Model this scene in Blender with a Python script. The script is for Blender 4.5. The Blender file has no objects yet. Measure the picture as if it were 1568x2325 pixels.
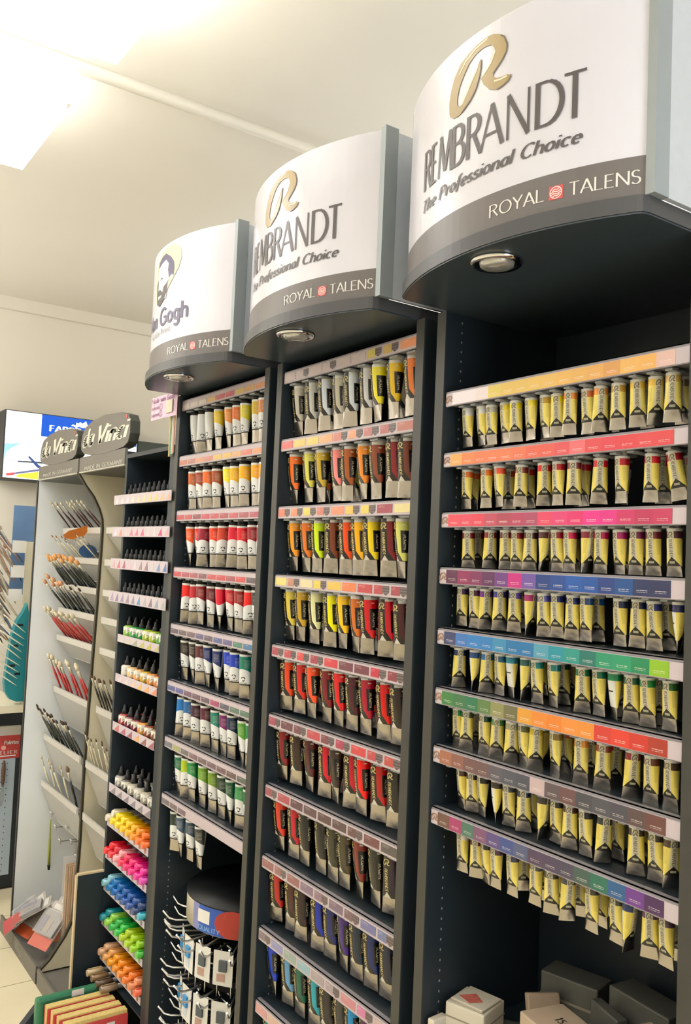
import bpy, bmesh, math, random
from mathutils import Vector, Matrix
from mathutils.geometry import tessellate_polygon
random.seed(7)
PI = math.pi
K = 0.84                      # drawing units -> metres
C = bpy.context.scene.collection
def lin(c):
    return c/12.92 if c <= .04045 else ((c+.055)/1.055)**2.4
def rgb(*c):
    if len(c) == 1 and isinstance(c[0], str):
        h = c[0]; c = [int(h[i:i+2], 16) for i in (0, 2, 4)]
    elif len(c) == 1: c = c[0]
    return tuple(lin(v/255) for v in c[:3])+(1,)
# ------------------------------------------------------------------ camera, world, lights
CZ = 1.93                     # camera height above floor (drawing units); floor at z=-CZ in drawing coords
def W(x, y, z): return Vector((x*K, y*K, (z+CZ)*K))
yaw, pit, rol = math.radians(55.406), math.radians(3.178), math.radians(-2.411)
fw = Vector((-math.sin(yaw)*math.cos(pit), math.cos(yaw)*math.cos(pit), math.sin(pit)))
r0 = Vector((math.cos(yaw), math.sin(yaw), 0)); d0 = fw.cross(r0)
rr = r0*math.cos(rol)+d0*math.sin(rol); dd = -r0*math.sin(rol)+d0*math.cos(rol)
cam = bpy.data.cameras.new('camera'); co = bpy.data.objects.new('camera', cam); C.objects.link(co)
co.matrix_world = Matrix(((rr.x, -dd.x, -fw.x, 0), (rr.y, -dd.y, -fw.y, 0), (rr.z, -dd.z, -fw.z, CZ*K), (0, 0, 0, 1)))
cam.sensor_fit = 'VERTICAL'; cam.sensor_height = 24; cam.lens = 1976.9*24/2325
cam.clip_start = .02
bpy.context.scene.camera = co
sc = bpy.context.scene
sc.view_settings.view_transform = 'Standard'; sc.view_settings.look = 'None'
sc.view_settings.gamma = 1; sc.view_settings.use_curve_mapping = False
sc.view_settings.exposure = -0.12
w = bpy.data.worlds.new('world'); sc.world = w; w.use_nodes = True
w.node_tree.nodes['Background'].inputs[0].default_value = (1, .96, .9, 1)
w.node_tree.nodes['Background'].inputs[1].default_value = .25
def area(name, x, y, z, sx, sy, power, col=(.95, .965, 1), rot=(0, 0, 0)):
    l = bpy.data.lights.new(name, 'AREA'); l.shape = 'RECTANGLE'; l.size = sx*K; l.size_y = sy*K
    l.energy = power; l.color = col
    o = bpy.data.objects.new(name, l); C.objects.link(o); o.location = W(x, y, z); o.rotation_euler = rot
    return o
CEIL = 1.5
UP, DOWN = 38, .6
LPOS = [(-2.87, .43), (-2.02, .46), (.3, -.2), (-3.28, -1.5), (-1.55, -1.5), (.3, -1.7), (-4.7, -.9), (-.9, 2.75), (-2.2, 2.75), (-3.9, 2.7)]  # lamps after the second are unseen, added to even out the light
# (each ceiling lamp carries its own light, see the ceiling lamp builder)
# ------------------------------------------------------------------ materials
MATS = {}
class NX:
    def __init__(s, m):
        s.t = m.node_tree; s.n = s.t.nodes; s.l = s.t.links
    def link(s, a, b): s.l.new(a, b)
    def put(s, v, inp):
        if isinstance(v, bpy.types.NodeSocket): s.l.new(v, inp)
        elif isinstance(v, tuple) and len(v) == 3 and inp.type == 'RGBA': inp.default_value = v+(1,)
        else: inp.default_value = v
    def m(s, op, a, b=None, c=None):
        n = s.n.new('ShaderNodeMath'); n.operation = op
        for i, v in enumerate((a, b, c)):
            if v is not None: s.put(v, n.inputs[i])
        return n.outputs[0]
    def mix(s, f, a, b):
        n = s.n.new('ShaderNodeMix'); n.data_type = 'RGBA'
        s.put(f, n.inputs[0]); s.put(a, n.inputs[6]); s.put(b, n.inputs[7]); return n.outputs[2]
    def uv(s):
        n = s.n.new('ShaderNodeUVMap'); q = s.n.new('ShaderNodeSeparateXYZ'); s.l.new(n.outputs[0], q.inputs[0])
        return q.outputs[0], q.outputs[1]
    def ocol(s): return s.n.new('ShaderNodeObjectInfo').outputs['Color']
    def noise(s, scale, detail=2):
        tc = s.n.new('ShaderNodeTexCoord'); n = s.n.new('ShaderNodeTexNoise'); n.inputs['Scale'].default_value = scale
        n.inputs['Detail'].default_value = detail; s.l.new(tc.outputs['Object'], n.inputs['Vector']); return n.outputs[0]
    def rng(s, v, a, b):     # 1 inside [a,b]
        return s.m('MULTIPLY', s.m('GREATER_THAN', v, a), s.m('LESS_THAN', v, b))
def mat(name, col=(.5, .5, .5, 1), rough=.5, metal=0., emit=0., var=.06, nscale=30, bump=0., trans=0., alpha=1., coat=0., spec=.5):
    if name in MATS: return MATS[name]
    m = bpy.data.materials.new(name); m.use_nodes = True; MATS[name] = m
    x = NX(m); p = x.n['Principled BSDF']
    p.inputs['Roughness'].default_value = rough; p.inputs['Metallic'].default_value = metal
    p.inputs['Specular IOR Level'].default_value = spec
    if trans: p.inputs['Transmission Weight'].default_value = trans
    if alpha < 1: p.inputs['Alpha'].default_value = alpha
    if coat: p.inputs['Coat Weight'].default_value = coat
    nz = x.noise(nscale)
    if col == 'object': c = x.ocol()
    else: c = col
    if var:
        f = x.m('MULTIPLY', x.m('SUBTRACT', nz, .5), var*2)
        hs = x.n.new('ShaderNodeHueSaturation'); x.put(x.m('ADD', f, 1.), hs.inputs['Value']); x.put(c, hs.inputs['Color']); c = hs.outputs[0]
    x.put(c, p.inputs['Base Color'])
    if emit:
        x.put(c, p.inputs['Emission Color']); p.inputs['Emission Strength'].default_value = emit
    if bump:
        b = x.n.new('ShaderNodeBump'); b.inputs['Strength'].default_value = bump; b.inputs['Distance'].default_value = .01
        x.l.new(nz, b.inputs['Height']); x.l.new(b.outputs[0], p.inputs['Normal'])
    m['pb'] = 1
    return m
def mcol(name, fn, rough=.35, metal=0., coat=0.):
    m = bpy.data.materials.new(name); m.use_nodes = True; MATS[name] = m
    x = NX(m); p = x.n['Principled BSDF']; p.inputs['Roughness'].default_value = rough; p.inputs['Metallic'].default_value = metal
    if coat: p.inputs['Coat Weight'].default_value = coat
    x.put(fn(x), p.inputs['Base Color']); return m
black = mat('black_laminate', rgb(36, 45, 52), .42, var=.15, nscale=8, spec=.4)
edge = mat('dark_edge_band', rgb(58, 58, 55), .45, var=.1)
slabm = mat('canopy_charcoal', rgb(66, 67, 70), .38, var=.05)
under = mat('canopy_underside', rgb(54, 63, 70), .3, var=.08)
white = mat('white_print_panel', rgb(212, 211, 221), .28, var=.01, coat=.3)
band = mat('taupe_print_band', rgb(106, 100, 98), .38, var=.02)
ink = mat('charcoal_print', rgb(86, 80, 82), .35, var=.02)
gold = mat('bronze_print', rgb(168, 146, 98), .3, var=.05, nscale=12)
goldl = mat('pale_gold_print', rgb(240, 222, 190), .3, var=.01)
goldd = mat('dark_bronze_print', rgb(104, 90, 62), .35, var=.02)
paleprint = mat('pale_print', rgb(226, 224, 218), .35, var=.01)
redp = mat('red_print', rgb(214, 84, 84), .35, var=.02)
pinkp = mat('pink_print', rgb(252, 214, 210), .35, var=.01)
navy = mat('navy_print', rgb(92, 88, 118), .35, var=.03)
khaki = mat('khaki_print', rgb(206, 202, 172), .35, var=.03)
alu = mat('brushed_aluminium', rgb(194, 200, 208), .42, metal=.25, var=.05, nscale=60)
chrome = mat('chrome', rgb(225, 225, 228), .12, metal=1., var=0)
lens = mat('ribbed_glass', rgb(190, 190, 186), .15, metal=.6, var=.25, nscale=120)
foil = mat('crumpled_foil', rgb(178, 172, 164), .27, metal=1., var=.05, nscale=32, bump=.25)
capw = mat('silver_cap', rgb(205, 205, 202), .35, metal=.2, var=.03)
capb = mat('black_cap', rgb(16, 18, 20), .42, var=.05, spec=.3)
railm = mat('rail_plastic', rgb(138, 134, 140), .4, var=.05)
labelw = mat('label_strip_paper', rgb(190, 176, 182), .4, var=.03)
labelend = mat('label_end_paper', rgb(198, 186, 194), .4, var=.03)
clipm = mat('hanger_plastic', rgb(150, 154, 156), .35, var=.05)
holem = mat('peg_hole_steel', rgb(150, 152, 150), .4, var=.1)
cream = mat('cream_board', rgb(226, 218, 192), .5, var=.04, nscale=6)
white2 = mat('white_board', rgb(240, 246, 250), .4, var=.02, nscale=6)
taupe = mat('taupe_sign', rgb(112, 108, 102), .45, var=.04)
acr = mat('frosted_acrylic', rgb(196, 194, 188), .25, var=.04, alpha=.82)
ceilm = mat('ceiling_plaster', rgb(238, 233, 222), .8, var=.015, nscale=3)
wallm = mat('wall_paint', rgb(238, 232, 219), .8, var=.015, nscale=3)
tilem = mat('floor_tile_glaze', rgb(234, 222, 188), .25, var=.05, nscale=5)
grout = mat('grout', rgb(150, 140, 118), .8, var=.1)
trimm = mat('white_trim', rgb(236, 230, 216), .5, var=.01)
objc = mat('dyed_surface', 'object', .35, var=.06)
objm = mat('dyed_matte', 'object', .6, var=.1, nscale=50)
glassd = mat('dark_glass', rgb(14, 18, 20), .1, var=.1, coat=.5)
wirem = mat('bright_wire', rgb(222, 222, 224), .2, metal=.9, var=0)
wood = mat('raw_wood', rgb(178, 140, 96), .6, var=.25, nscale=25)
ply = mat('plywood_edge', rgb(206, 186, 148), .6, var=.12, nscale=40)
ferr = mat('ferrule_metal', rgb(222, 216, 200), .3, metal=.5, var=.05)
plast = mat('clear_blister', rgb(214, 212, 206), .15, var=.08, alpha=.22)
teal = mat('teal_plastic', rgb(24, 128, 138), .4, var=.05)
swm = None
def f_swatch(x):
    u, v = x.uv(); c = x.ocol()
    t = x.m('MULTIPLY', x.rng(u, .2, .8), x.m('ADD', x.rng(v, .32, .37), x.rng(v, .22, .25)))
    nz = x.m('GREATER_THAN', x.noise(900, 1), .42)
    return x.mix(x.m('MULTIPLY', x.m('MULTIPLY', t, nz), .6), c, rgb(236, 228, 226))
sw_r = mcol('swatch_gradient_print', f_swatch, .4)
def f_swm(x):
    u, v = x.uv(); c = x.ocol()
    t = x.m('MULTIPLY', x.rng(u, .08, .5), x.m('ADD', x.rng(v, .78, .84), x.rng(v, .62, .66)))
    nz = x.m('GREATER_THAN', x.noise(900, 1), .45)
    return x.mix(x.m('MULTIPLY', x.m('MULTIPLY', t, nz), .5), c, rgb(232, 220, 214))
sw_m = mcol('swatch_box_print', f_swm, .4)
def f_shield(x):
    u, v = x.uv(); e = x.m('ABSOLUTE', x.m('SUBTRACT', u, .5))
    g = x.mix(x.m('GREATER_THAN', x.m('SINE', x.m('MULTIPLY', v, 26)), .3), rgb(84, 74, 76), rgb(120, 104, 102))
    return g
sw_s = mcol('shield_print', f_shield, .4)
# tube labels: the sleeve's UV runs once round the tube (0.5 = front), v upwards
def f_tube_a(x):
    u, v = x.uv(); d = x.m('ABSOLUTE', x.m('SUBTRACT', u, .5)); oc = x.ocol()
    c = x.mix(x.m('GREATER_THAN', d, .30), rgb(232, 213, 104), rgb(218, 218, 212))
    lines = x.m('MULTIPLY', x.m('MULTIPLY', x.rng(d, .13, .22), x.rng(v, .3, .7)), x.m('GREATER_THAN', x.m('SINE', x.m('MULTIPLY', d, 420)), .35))
    c = x.mix(x.m('MULTIPLY', lines, .45), c, rgb(110, 96, 40))
    c = x.mix(x.rng(v, .735, .925), c, oc)
    c = x.mix(x.m('LESS_THAN', d, .075), c, rgb(206, 200, 172))
    blk = x.m('LESS_THAN', v, x.m('SUBTRACT', .25, x.m('MULTIPLY', d, 1.35)))
    c = x.mix(blk, c, rgb(26, 24, 20))
    c = x.mix(x.m('MULTIPLY', x.rng(v, .07, .13), x.m('LESS_THAN', d, .055)), c, rgb(170, 165, 140))
    c = x.mix(x.m('MULTIPLY', x.m('GREATER_THAN', d, .36), x.rng(v, .42, .46)), c, rgb(30, 30, 30))
    c = x.mix(x.m('GREATER_THAN', v, .925), c, rgb(226, 226, 222))
    return c
def f_tube_b(x):
    u, v = x.uv(); oc = x.ocol(); c = rgb(34, 29, 24)
    low = x.m('SUBTRACT', .24, x.m('MULTIPLY', x.m('SUBTRACT', u, .52), 1.9))
    low = x.m('MAXIMUM', low, .015)
    inside = x.m('MULTIPLY', x.rng(u, .53, .86), x.m('MULTIPLY', x.m('GREATER_THAN', v, low), x.m('LESS_THAN', v, .93)))
    c = x.mix(inside, c, oc)
    pan = x.m('MULTIPLY', x.rng(u, .63, .92), x.rng(v, .2, .72))
    c = x.mix(pan, c, rgb(24, 24, 24))
    c = x.mix(x.m('MULTIPLY', x.m('MULTIPLY', x.rng(u, .68, .735), x.rng(v, .28, .64)), x.m('GREATER_THAN', x.noise(500, 1), .5)), c, rgb(170, 165, 140))
    c = x.mix(x.m('MULTIPLY', x.m('MULTIPLY', x.rng(u, .66, .72), x.rng(v, .84, .87)), .6), c, rgb(235, 230, 215))
    top = x.m('MULTIPLY', x.m('GREATER_THAN', v, .93), x.rng(u, .53, .9))
    c = x.mix(top, c, rgb(224, 224, 222))
    e = x.m('ABSOLUTE', x.m('SUBTRACT', u, .46))
    c = x.mix(x.m('LESS_THAN', v, x.m('SUBTRACT', .13, x.m('MULTIPLY', e, 1.9))), c, rgb(206, 200, 188))
    c = x.mix(x.rng(u, .1, .36), c, x.mix(.55, oc, (.02, .018, .015)))
    return c
def f_tube_c(x):
    u, v = x.uv(); oc = x.ocol()
    bnd = x.m('ADD', .46, x.m('MULTIPLY', x.m('COSINE', x.m('MULTIPLY', x.m('SUBTRACT', u, .5), 9)), .07))
    c = x.mix(x.m('GREATER_THAN', v, bnd), rgb(228, 230, 232), oc)
    ln = x.m('MULTIPLY', x.m('MULTIPLY', x.rng(u, .56, .72), x.rng(v, .56, .84)), x.m('GREATER_THAN', x.m('SINE', x.m('MULTIPLY', v, 150)), .3))
    c = x.mix(x.m('MULTIPLY', ln, .3), c, rgb(240, 236, 226))
    c = x.mix(x.m('GREATER_THAN', v, .93), c, rgb(228, 230, 228))
    c = x.mix(x.rng(u, .82, 1.1), c, rgb(222, 226, 228))
    c = x.mix(x.m('LESS_THAN', v, .045), c, rgb(24, 24, 26))
    return c
tub_a = mcol('yellow_tube_label', f_tube_a, .28, coat=.15)
tub_b = mcol('black_tube_label', f_tube_b, .27, coat=.1)
tub_c = mcol('white_tube_label', f_tube_c, .28, coat=.15)
# ------------------------------------------------------------------ mesh building
class MB:
    def __init__(s): s.v = []; s.f = []; s.uv = None; s.mi = []; s.sm = []
    def quad(s, *p, mi=0, smooth=False):
        b = len(s.v); s.v += [tuple(q) for q in p]; s.f.append(tuple(range(b, b+len(p)))); s.mi.append(mi); s.sm.append(smooth)
    def box(s, x0, x1, y0, y1, z0, z1, mi=0):
        b = len(s.v); s.v += [(x, y, z) for x in (x0, x1) for y in (y0, y1) for z in (z0, z1)]
        for f in ((0, 1, 3, 2), (4, 6, 7, 5), (0, 4, 5, 1), (2, 3, 7, 6), (0, 2, 6, 4), (1, 5, 7, 3)):
            s.f.append(tuple(b+i for i in f)); s.mi.append(mi); s.sm.append(False)
        return s
    def prism(s, poly, h0, h1, axis='z', mi=0, smooth=False):
        n = len(poly); b = len(s.v)
        def P(a, c, h): return {'z': (a, c, h), 'y': (a, h, c), 'x': (h, a, c)}[axis]
        s.v += [P(a, c, h0) for a, c in poly]+[P(a, c, h1) for a, c in poly]
        for i in range(n):
            j = (i+1) % n; s.f.append((b+i, b+j, b+n+j, b+n+i)); s.mi.append(mi); s.sm.append(smooth)
        tris = tessellate_polygon([[Vector((a, c, 0)) for a, c in poly]])
        for t in tris:
            s.f.append(tuple(b+i for i in t)); s.mi.append(mi); s.sm.append(False)
            s.f.append(tuple(b+n+i for i in reversed(t))); s.mi.append(mi); s.sm.append(False)
        return s
    def tube(s, path, r, seg=6, mi=0, caps=True):
        path = [Vector(p) for p in path]; rs = r if isinstance(r, (list, tuple)) else [r]*len(path)
        b = len(s.v); up = Vector((0, 0, 1)); prev = None
        for i, p in enumerate(path):
            d = (path[min(i+1, len(path)-1)]-path[max(i-1, 0)]).normalized()
            if prev is None:
                a = d.cross(up) if abs(d.z) < .95 else d.cross(Vector((1, 0, 0)))
            else: a = prev-d*prev.dot(d)
            a.normalize(); prev = a; c = d.cross(a)
            for k in range(seg):
                t = 2*PI*k/seg; s.v.append(tuple(p+(a*math.cos(t)+c*math.sin(t))*rs[i]))
        for i in range(len(path)-1):
            for k in range(seg):
                k2 = (k+1) % seg
                s.f.append((b+i*seg+k, b+i*seg+k2, b+(i+1)*seg+k2, b+(i+1)*seg+k)); s.mi.append(mi); s.sm.append(True)
        if caps:
            s.f.append(tuple(b+k for k in range(seg))); s.mi.append(mi); s.sm.append(False)
            e = b+(len(path)-1)*seg; s.f.append(tuple(e+seg-1-k for k in range(seg))); s.mi.append(mi); s.sm.append(False)
        return s
    def lathe(s, prof, cx=0, cy=0, cz=0, seg=20, mi=0, caps=True):
        b = len(s.v)
        for r, z in prof:
            for k in range(seg):
                t = 2*PI*k/seg; s.v.append((cx+r*math.cos(t), cy+r*math.sin(t), cz+z))
        for i in range(len(prof)-1):
            for k in range(seg):
                k2 = (k+1) % seg; s.f.append((b+i*seg+k, b+i*seg+k2, b+(i+1)*seg+k2, b+(i+1)*seg+k)); s.mi.append(mi); s.sm.append(True)
        if caps:
            s.f.append(tuple(b+k for k in range(seg))); s.mi.append(mi); s.sm.append(False)
            e = b+(len(prof)-1)*seg; s.f.append(tuple(e+seg-1-k for k in range(seg))); s.mi.append(mi); s.sm.append(False)
        return s
    def xf(s, M):
        s.v = [tuple(M @ Vector(p)) for p in s.v]; return s
    def mesh(s, name, mats, org=(0, 0, 0)):
        me = bpy.data.meshes.new(name)
        me.from_pydata([((x-org[0])*K, (y-org[1])*K, (z-org[2])*K) for x, y, z in s.v], [], s.f)
        for m in (mats if isinstance(mats, (list, tuple)) else [mats]): me.materials.append(m)
        if any(s.mi): me.polygons.foreach_set('material_index', s.mi)
        me.polygons.foreach_set('use_smooth', s.sm)
        if s.uv:
            l = me.uv_layers.new(name='UVMap'); l.data.foreach_set('uv', [c for f in s.uv for p in f for c in p])
        if not s.uv:
            bm = bmesh.new(); bm.from_mesh(me); bmesh.ops.recalc_face_normals(bm, faces=bm.faces); bm.to_mesh(me); bm.free()
        me.update(); return me
ORG = {}
def tag(o, label=None, cat=None, group=None, kind=None):
    if label: o['label'] = label
    if cat: o['category'] = cat
    if group: o['group'] = group
    if kind: o['kind'] = kind
    return o
def thing(name, label, cat, at=(0, 0, 0), group=None, rz=0, scale=1):
    o = bpy.data.objects.new(name, None); C.objects.link(o); o.location = W(*at); o.rotation_euler = (0, 0, rz)
    o.empty_display_size = .02; ORG[o.name] = at
    return tag(o, label, cat, group)
def part(name, mb, m, parent, color=None, bevel=0):
    """mb in absolute drawing coordinates when the top thing has no rotation"""
    p = parent
    while p.parent: p = p.parent
    org = ORG[p.name]
    me = mb.mesh(name, m, org); o = bpy.data.objects.new(name, me); C.objects.link(o); o.parent = parent
    if color: o.color = color
    if bevel: bv(o, bevel)
    return o
def lpart(name, me, parent, loc=None, color=None, rot=None):
    o = bpy.data.objects.new(name, me); C.objects.link(o); o.parent = parent
    if loc: o.location = Vector(loc)*K
    if rot: o.rotation_euler = rot
    if color: o.color = color
    return o
def solo(name, mb, m, label=None, cat=None, at=(0, 0, 0), group=None, kind=None, color=None, bevel=0):
    me = mb.mesh(name, m, at); o = bpy.data.objects.new(name, me); C.objects.link(o); o.location = W(*at); ORG[o.name] = at
    if color: o.color = color
    if bevel: bv(o, bevel)
    return tag(o, label, cat, group, kind)
def struct(name, mb, m): return solo(name, mb, m, kind='structure')
def bv(o, w_):
    b = o.modifiers.new('bevel', 'BEVEL'); b.width = w_*K; b.segments = 2; b.limit_method = 'ANGLE'
# ------------------------------------------------------------------ stroke lettering
def arc(cx, cy, rx, ry, a0, a1, n=8):
    return [(cx+rx*math.cos(math.radians(a0+(a1-a0)*i/n)), cy+ry*math.sin(math.radians(a0+(a1-a0)*i/n))) for i in range(n+1)]
G = {
 'R': (.62, [[(.04, 0), (.04, 1)], [(.04, .97), (.26, .97)]+arc(.26, .745, .26, .225, 90, -90)+[(.04, .52)], [(.28, .52), (.6, 0)]]),
 'E': (.5, [[(.04, 0), (.04, 1)], [(.04, .97), (.46, .97)], [(.04, .52), (.4, .52)], [(.04, .03), (.48, .03)]]),
 'M': (.84, [[(.02, 0), (.12, 1)], [(.12, 1), (.42, .1)], [(.42, .1), (.72, 1)], [(.72, 1), (.82, 0)]]),
 'B': (.56, [[(.04, 0), (.04, 1)], [(.04, .97), (.24, .97)]+arc(.24, .755, .22, .215, 90, -90)+[(.04, .54)], [(.24, .54)]+arc(.26, .285, .26, .255, 90, -90)+[(.04, .03)]]),
 'A': (.66, [[(0, 0), (.33, 1)], [(.33, 1), (.66, 0)], [(.12, .33), (.54, .33)]]),
 'N': (.7, [[(.04, 0), (.04, 1)], [(.04, 1), (.66, 0)], [(.66, 0), (.66, 1)]]),
 'D': (.68, [[(.04, 0), (.04, 1)], [(.04, .97), (.26, .97)]+arc(.26, .5, .4, .47, 90, -90, 12)+[(.04, .03)]]),
 'T': (.56, [[(.28, 0), (.28, 1)], [(0, .97), (.56, .97)]]),
 'O': (.82, [arc(.41, .5, .38, .49, 90, 450, 20)]),
 'Y': (.6, [[(0, 1), (.3, .48)], [(.3, .48), (.6, 1)], [(.3, .5), (.3, 0)]]),
 'L': (.46, [[(.04, 0), (.04, 1)], [(.04, .03), (.46, .03)]]),
 'S': (.48, [arc(.25, .745, .2, .23, 40, 270, 10)+arc(.24, .26, .22, .25, 90, -150, 10)]),
 'C': (.64, [arc(.38, .5, .34, .49, 50, 310, 14)]),
 'G': (.7, [arc(.38, .5, .34, .49, 50, 350, 14), [(.42, .45), (.7, .45)], [(.7, .45), (.7, .12)]]),
 'P': (.54, [[(.04, 0), (.04, 1)], [(.04, .97), (.26, .97)]+arc(.26, .73, .24, .24, 90, -90)+[(.04, .49)]]),
 'I': (.1, [[(.05, 0), (.05, 1)]]),
 'V': (.62, [[(0, 1), (.31, 0)], [(.31, 0), (.62, 1)]]),
 'F': (.46, [[(.04, 0), (.04, 1)], [(.04, .97), (.46, .97)], [(.04, .52), (.38, .52)]]),
 'H': (.64, [[(.04, 0), (.04, 1)], [(.6, 0), (.6, 1)], [(.04, .5), (.6, .5)]]),
 'Q': (.82, [arc(.41, .5, .38, .49, 90, 450, 20), [(.45, .2), (.8, -.12)]]),
 'U': (.62, [[(.04, 1), (.04, .3)]+arc(.31, .3, .27, .28, 180, 360)+[(.58, 1)]]),
 'Z': (.56, [[(0, .97), (.54, .97), (.0, .03), (.56, .03)]]),
 'W': (.9, [[(0, 1), (.22, 0), (.45, 1), (.68, 0), (.9, 1)]]),
 'h': (.48, [[(.06, 0), (.06, 1)], [(.06, .42)]+arc(.25, .42, .18, .2, 170, 0, 6)+[(.43, 0)]]),
 'e': (.46, [[(.06, .33), (.42, .33)]+arc(.24, .31, .19, .3, 5, 315, 12)]),
 'r': (.32, [[(.06, 0), (.06, .62)], [(.06, .4)]+arc(.24, .4, .17, .2, 160, 60, 4)]),
 'o': (.48, [arc(.24, .31, .2, .3, 90, 450, 14)]),
 'f': (.3, [[(.12, -.2), (.14, .8)]+arc(.27, .8, .13, .19, 180, 60, 4), [(0, .58), (.3, .58)]]),
 's': (.36, [arc(.19, .455, .14, .15, 40, 260, 7)+arc(.17, .16, .16, .15, 85, -150, 7)]),
 'i': (.14, [[(.07, 0), (.07, .6)], [(.07, .8), (.07, .9)]]),
 'n': (.48, [[(.06, 0), (.06, .62)], [(.06, .42)]+arc(.25, .42, .18, .19, 170, 0, 6)+[(.43, 0)]]),
 'a': (.48, [arc(.24, .31, .19, .3, 60, 330, 11), [(.42, .62), (.42, .02)]]),
 'l': (.14, [[(.07, 0), (.07, 1)]]),
 'c': (.42, [arc(.25, .31, .2, .3, 50, 310, 11)]),
 'g': (.48, [arc(.23, .33, .18, .28, 90, 450, 12), [(.42, .62), (.42, -.08)]+arc(.24, -.1, .18, .2, 0, -150, 6)]),
 'd': (.48, [arc(.23, .31, .19, .3, 60, 330, 11), [(.42, 1), (.42, .02)]]),
 'y': (.46, [[(.02, .62), (.23, .05)], [(.44, .62), (.1, -.28)]]),
 't': (.3, [[(.14, .85), (.14, .12), (.28, .03)], [(0, .6), (.3, .6)]]),
 'u': (.48, [[(.06, .62), (.06, .2)]+arc(.24, .2, .18, .19, 180, 350, 6), [(.43, .62), (.43, 0)]]),
 'v': (.44, [[(.02, .62), (.22, 0)], [(.22, 0), (.42, .62)]]),
 'b': (.48, [[(.06, 0), (.06, 1)], arc(.25, .31, .19, .3, 150, -150, 11)]),
 'D2': (.7, [[(.6, 1.0), (.35, 1.02)]]),
 'é': (.46, [[(.06, .33), (.42, .33)]+arc(.24, .31, .19, .3, 5, 315, 12), [(.2, .75), (.32, .9)]]),
 '1': (.3, [[(.05, .75), (.18, 1), (.18, 0)]]), '2': (.5, [arc(.24, .72, .2, .26, 160, -40, 8)+[(.04, .03), (.48, .03)]]),
 '5': (.5, [[(.42, .97), (.1, .97), (.08, .58)]+arc(.22, .3, .2, .28, 110, -140, 8)]), 'x': (.42, [[(.02, .6), (.4, 0)], [(.4, .6), (.02, 0)]]), ' ': (.3, []),
}
def glyph_quads(poly, wt, wn, pen=0., sc=1.):
    out = []
    for i in range(len(poly)-1):
        (x0, y0), (x1, y1) = poly[i], poly[i+1]; dx, dy = x1-x0, y1-y0; L = math.hypot(dx, dy)
        if L < 1e-6: continue
        a = math.atan2(dy, dx); h = (wn+(wt-wn)*abs(math.sin(a-pen)))/2
        nx, ny = -dy/L*h, dx/L*h; e = min(h*.25, L*.3) if len(poly) > 2 else 0; ex, ey = dx/L*e, dy/L*e
        out.append([(x0-ex+nx, y0-ey+ny), (x0-ex-nx, y0-ey-ny), (x1+ex-nx, y1+ey-ny), (x1+ex+nx, y1+ey+ny)])
    return out
def text_quads(s, x, y, h, wt=.14, wn=.07, sx=1., track=.12, shear=0., pen=0., width=None, rise=0.):
    """returns quads in text plane; width rescales to fit"""
    out = []; cx = 0
    for ch in s:
        wd, st = G[ch]
        for pl in st:
            for q in glyph_quads([(px*sx, py) for px, py in pl], wt, wn, pen):
                out.append([(cx+px+py*shear, py) for px, py in q])
        cx += wd*sx+track
    tot = cx-track; k = (width/(tot*h)) if width else 1.
    return [[(x+px*h*k, y+py*h+rise*px*h*k) for px, py in q] for q in out]
def poly_tris(poly, maxe=.02, holes=None):
    tr = tessellate_polygon([[Vector((a, b, 0)) for a, b in poly]]); out = []
    def sp(t, d=0):
        ls = [math.dist(t[i], t[(i+1) % 3]) for i in range(3)]; m = max(ls)
        if m < maxe or d > 9: out.append(t); return
        i = ls.index(m); a, b, c = t[i], t[(i+1) % 3], t[(i+2) % 3]; mid = ((a[0]+b[0])/2, (a[1]+b[1])/2)
        sp((a, mid, c), d+1); sp((mid, b, c), d+1)
    for t in tr: sp(tuple(tuple(poly[i]) for i in t))
    return out
def add2d(mb, shapes, fn, mi=0):
    for q in shapes: mb.quad(*[fn(a, b) for a, b in q], mi=mi)
    return mb
EMB = [(-0.09, 0.855), (-0.092, 0.875), (-0.087, 0.898), (-0.076, 0.919), (-0.058, 0.936), (-0.033, 0.946), (-0.014, 0.951), (0.016, 0.953), (0.031, 0.951), (0.044, 0.945), (0.056, 0.935), (0.062, 0.924), (0.064, 0.917), (0.062, 0.905), (0.055, 0.895), (0.045, 0.886), (0.032, 0.877), (0.033, 0.872), (0.04, 0.866), (0.051, 0.863), (0.066, 0.862), (0.074, 0.858), (0.069, 0.85), (0.057, 0.845), (0.044, 0.843), (0.025, 0.851), (0.01, 0.866), (0.002, 0.88), (0.008, 0.886), (0.023, 0.896), (0.033, 0.911), (0.035, 0.92), (0.03, 0.93), (0.024, 0.934), (0.007, 0.937), (-0.014, 0.934), (-0.032, 0.925), (-0.047, 0.909), (-0.059, 0.893), (-0.065, 0.874), (-0.065, 0.862), (-0.059, 0.855), (-0.048, 0.855), (-0.032, 0.872), (-0.019, 0.892), (-0.01, 0.907), (-0.002, 0.918), (0.002, 0.917), (0.002, 0.903), (-0.001, 0.888), (-0.01, 0.867), (-0.024, 0.852), (-0.041, 0.842), (-0.058, 0.837), (-0.076, 0.839), (-0.087, 0.847)]
def emb_small(x, y, h):      # small copy of the emblem, centred at x, baseline y
    k = h/.118
    return [(x+(a+.009)*k, y+(b-.835)*k) for a, b in EMB]
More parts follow.
